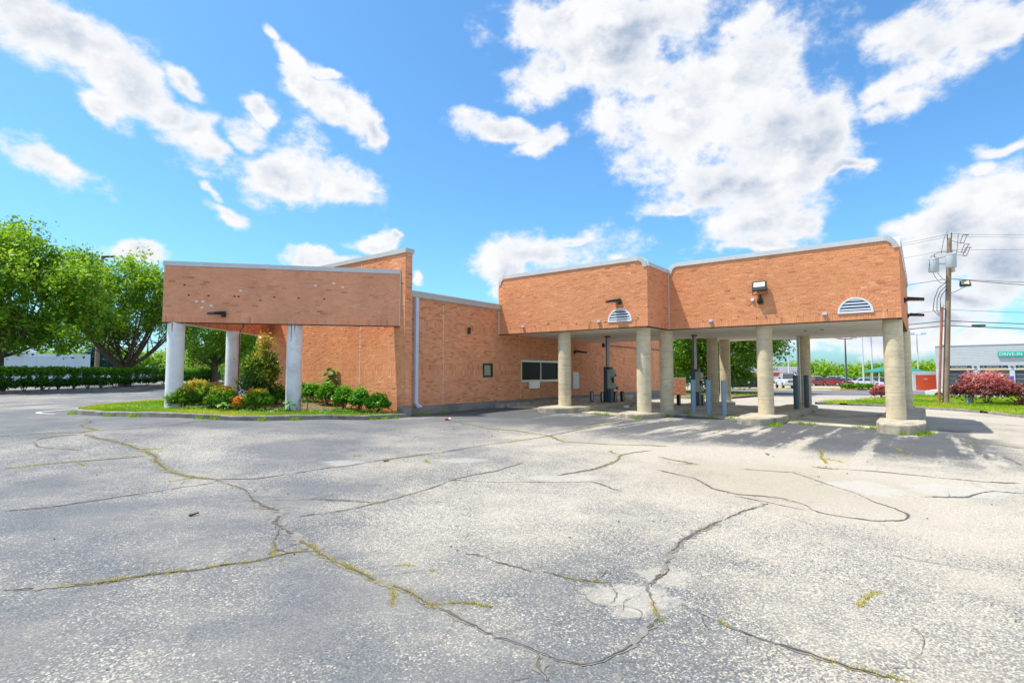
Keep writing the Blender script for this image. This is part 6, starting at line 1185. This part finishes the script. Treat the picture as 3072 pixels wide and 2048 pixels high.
lamp(41.8,66.3,6.3,'dark lamp post with twin white heads and a yellow base','twin',M['bollardD']); lamp(50.5,76.2,7.2,'light grey lamp post with four curved arms','curved'); lamp(41.0,78.5,12.5,'plain pale lamp post rising beside the moving van','twin',base=False)
lamp(66.3,86.5,8.6,'small distant lamp post just right of the front canopy column','twin',base=False); lamp(59.0,86.8,9.6,'distant lamp post hidden behind the big canopy column','twin',base=False)
# green hipped shelter
t=root('green_roofed_shelter',(60.9,84.5,tz(60.9,84.5)),'open shelter with a low green hipped roof behind the far cars','shelter')
MB().add([(-4.1,-2,2.5),(4.1,-2,2.5),(4.1,2,2.5),(-4.1,2,2.5),(-1.0,0,3.45),(1.0,0,3.45),(-4.1,-2,2.38),(4.1,-2,2.38),(4.1,2,2.38),(-4.1,2,2.38)],[(0,1,5,4),(1,2,5),(2,3,4,5),(3,0,4),(0,6,7,1),(1,7,8,2),(2,8,9,3),(3,9,6,0),(9,8,7,6)]).build('roof',mat('green_roof',(.03,.22,.16),.6,var=.08),t)
for sx,sy in ((-3.6,-1.7),(-2.6,1.7),(2.6,-1.7),(3.6,1.7)): MB().cyl((sx,sy,-.1),(sx,sy,2.4),.09,n=8).build('post',M['white'],t)
# distant things above the woods
t=root('distant_building',(76,170,-4),'dark glass block building far off above the tree line','building'); MB().box(-4,4,-3,3,0,13.2).build('tower',M['bluedoor'],t); MB().box(-5,5,-3.2,3.2,10.6,11.4).build('floor_band',M['bollard'],t)
t=root('distant_store',(66,168,-4),'long pale store roof far off above the tree line','building'); MB().box(-7,5,-3,3,0,11.0).build('wall',M['white'],t); MB().box(-11,-7,-3.1,-2.9,9,12).build('sign_panel',mat('pink_sign',(.6,.25,.22),.6),t)
# woods
def woods(name,pts,n_,h0,h1,size,lab,depth=10,z0=-4,m='leaf',tb=.0):
    pts=np.array(pts,float); L=np.hypot(*np.diff(pts,axis=0).T); cum=np.r_[0,np.cumsum(L)]; nc=int(cum[-1]/1.25); cl=[];
    for i in range(nc):
        s=RNG.uniform(0,cum[-1]); x=np.interp(s,cum,pts[:,0]); y=np.interp(s,cum,pts[:,1])+RNG.uniform(0,depth); H=RNG.uniform(h0,h1)*(1+.35*(RNG.random()<.12)); R=RNG.uniform(2.2,4)
        k=26; d=RNG.normal(0,1,(k,3)); d/=np.linalg.norm(d,axis=1)[:,None]; d[:,2]=np.abs(d[:,2])*1.1-.35; c_=np.column_stack([x+d[:,0]*R,y+d[:,1]*R,z0+H*.5+d[:,2]*H*.5]); cl.append(np.column_stack([c_,np.full(k,RNG.random())]))
    cl=np.concatenate(cl); v,f,ci,P=leaves(n_,cl[:,:3],.75,size,None); zz=(P[:,2]-z0)/h1
    put(name,nmesh(name,v,f,tone=np.repeat(np.clip(.05+.35*cl[ci,3]+.35*zz+RNG.normal(0,.13,len(P)),0,1),4)),M[m],kind='stuff',label=lab)
woods('distant_woods',[(14,135),(50,140),(95,138),(130,125),(150,100)],110000,4.9,6.4,.42,'dense green woods along the far edge of the car lot')
woods('distant_woods',[(-140,95),(-95,112),(-60,118),(-30,120),(0,125)],60000,5.5,8.0,.42,'green trees far behind the hedge on the left',z0=-2)
woods('undergrowth',[(-42,66),(-36,70),(-31,84)],9000,2.2,3.6,.16,'bright yellow green bushes behind the far hedge',depth=5,z0=-1.3)
woods('undergrowth',[(14.5,50),(17,52)],3500,2.0,3.0,.14,'dark undergrowth beneath the tree behind the canopy',depth=2,z0=-1.9,m='leafD')
# ================================================================ left background
t=root('white_trailer',(-67.5,76,-1.4),'long pale blue white trailer wall behind the hedge at far left','trailer'); MB().box(-16,4.6,0,3,.0,4.15).build('wall',mat('pale_blue_panel',(.55,.65,.70),.5,var=.04),t); MB().box(-16,-2.6,-.6,2,4.15,4.9).build('upper_wall',M['white'],t)
for k in range(9): MB().box(-14+k*2.2,-13.96+k*2.2,-.03,0,.05,4.1).build('panel_seam',M['steel'],t)
MB().box(-16,4.6,-.05,0,3.75,3.8).build('rail',M['steel'],t)
x,y=-39.2,50; z=tz(x,y); t=root('wooden_light_pole',(x,y,z),'tall wooden pole with a street lamp rising through the forked tree','pole'); MB().tube([(0,0,-.2),(.05,0,6),(.1,0,12.3)],[.2,.17,.13],12).build('post',M['wood'],t,smooth=True); MB().tube([(.1,0,11.9),(.6,0,12.35),(1.3,-.1,12.3)],.04,6).build('arm',M['can'],t); MB().box(.2,1.35,-.28,-.02,12.12,12.28).build('lamp_head',M['black'],t,bevel=.04)
x,y=-44.6,76; z=-1.3; t=root('clinic_sign',(x,y,z),'red roadside sign board with white lettering behind the distant hedge','sign'); b_=MB().box(-1.12,1.12,0,.18,1.55,2.85).build('sign_board',mat('crimson_board',(.50,.01,.06),.5),t); MB().box(-1.25,-1.13,-.05,.2,0,2.9).box(1.13,1.25,-.05,.2,0,2.9).build('post',M['black'],t); MB().box(-1.12,1.12,.02,.16,1.15,1.52).build('message_panel',mat('message_green',(.55,.62,.25),.6),t)
for s_,z_,sz in (('Extractions',2.72,.26),('&',2.42,.24),('Dental Clinic',2.12,.28)): text(s_,sz,M['white'],b_,(0,-.01,z_),(math.radians(90),0,0),'lettering')
MB().box(-.55,.55,-.012,-.002,1.84,1.93).build('orange_text_line',bpy.data.materials['mulch_orange'],b_); MB().box(-1.05,1.05,-.012,-.002,1.62,1.72).build('white_text_line',M['white'],b_)
t=root('dark_banner',(-50.8,76,-1.3),'dark navy banner board behind the hedge left of the white column','sign'); MB().box(-.95,.95,0,.1,.9,2.2).build('board',M['navy'],t); MB().box(-1.02,-.96,0,.1,0,2.3).box(.96,1.02,0,.1,0,2.3).build('post',M['steel'],t); MB().box(.0,.8,-.02,-.001,1.35,1.45).build('logo',M['vanwhite'],t)
# low brick screen wall past the bank
x,y=12.6,40.2; z=tz(x,y); t=root('brick_screen_wall',(x,y,z),'low orange brick wall end standing behind the twin columns','wall'); w_=MB().box(-1.6,.55,0,.3,-.2,1.45).build('core',M['mortar'],t); bv=[]
for r_ in range(20):
    for c_ in range(11):
        xa=-1.6+c_*.203-(r_%2)*.1; xb=min(xa+.193,.55); xa=max(xa,-1.6)
        if xb-xa>.03: bv.append((xa,xb,.02+r_*.0677,.02+r_*.0677+.058))
vb=MB(); tn=[]
for a,b,c_,d_ in bv: vb.box(a,b,-.012,.0,c_,d_); tn+= [float(RNG.random())]*8
put('bricks',nmesh('b',np.array(vb.v),vb.f,tone=tn),M['brick'],w_,kind='stuff'); MB().box(-1.62,.57,-.02,.32,1.45,1.52).build('cap',M['brick'] if 0 else M['mortar'],t)
MB().prism([(9,38.5),(15.6,37.8),(15.9,38.4),(9,39.2)],lambda X,Y:tz(X,Y)-.2,lambda X,Y:tz(X,Y)+.14,bev=.03).build('rear_kerb',M['concrete'],kind='structure')
patch('rear_bed',[(9,39.15),(15.8,38.4),(22,44),(21,49),(12,50),(9,46)],.12,M['soil'],1.0,.02)
Pq=fill([(9,39.2),(15.6,38.5),(22,44),(21,47),(12,47)],14000,lambda P:np.clip(pn(P,1.9,3),.0,1)); grass('rear_grass',Pq,RNG.uniform(.05,.16,len(Pq)),.02,M['grass'],np.clip(RNG.normal(.5,.2,len(Pq)),0,1),dz=.1,label='sparse grass around the low brick wall behind the canopy')
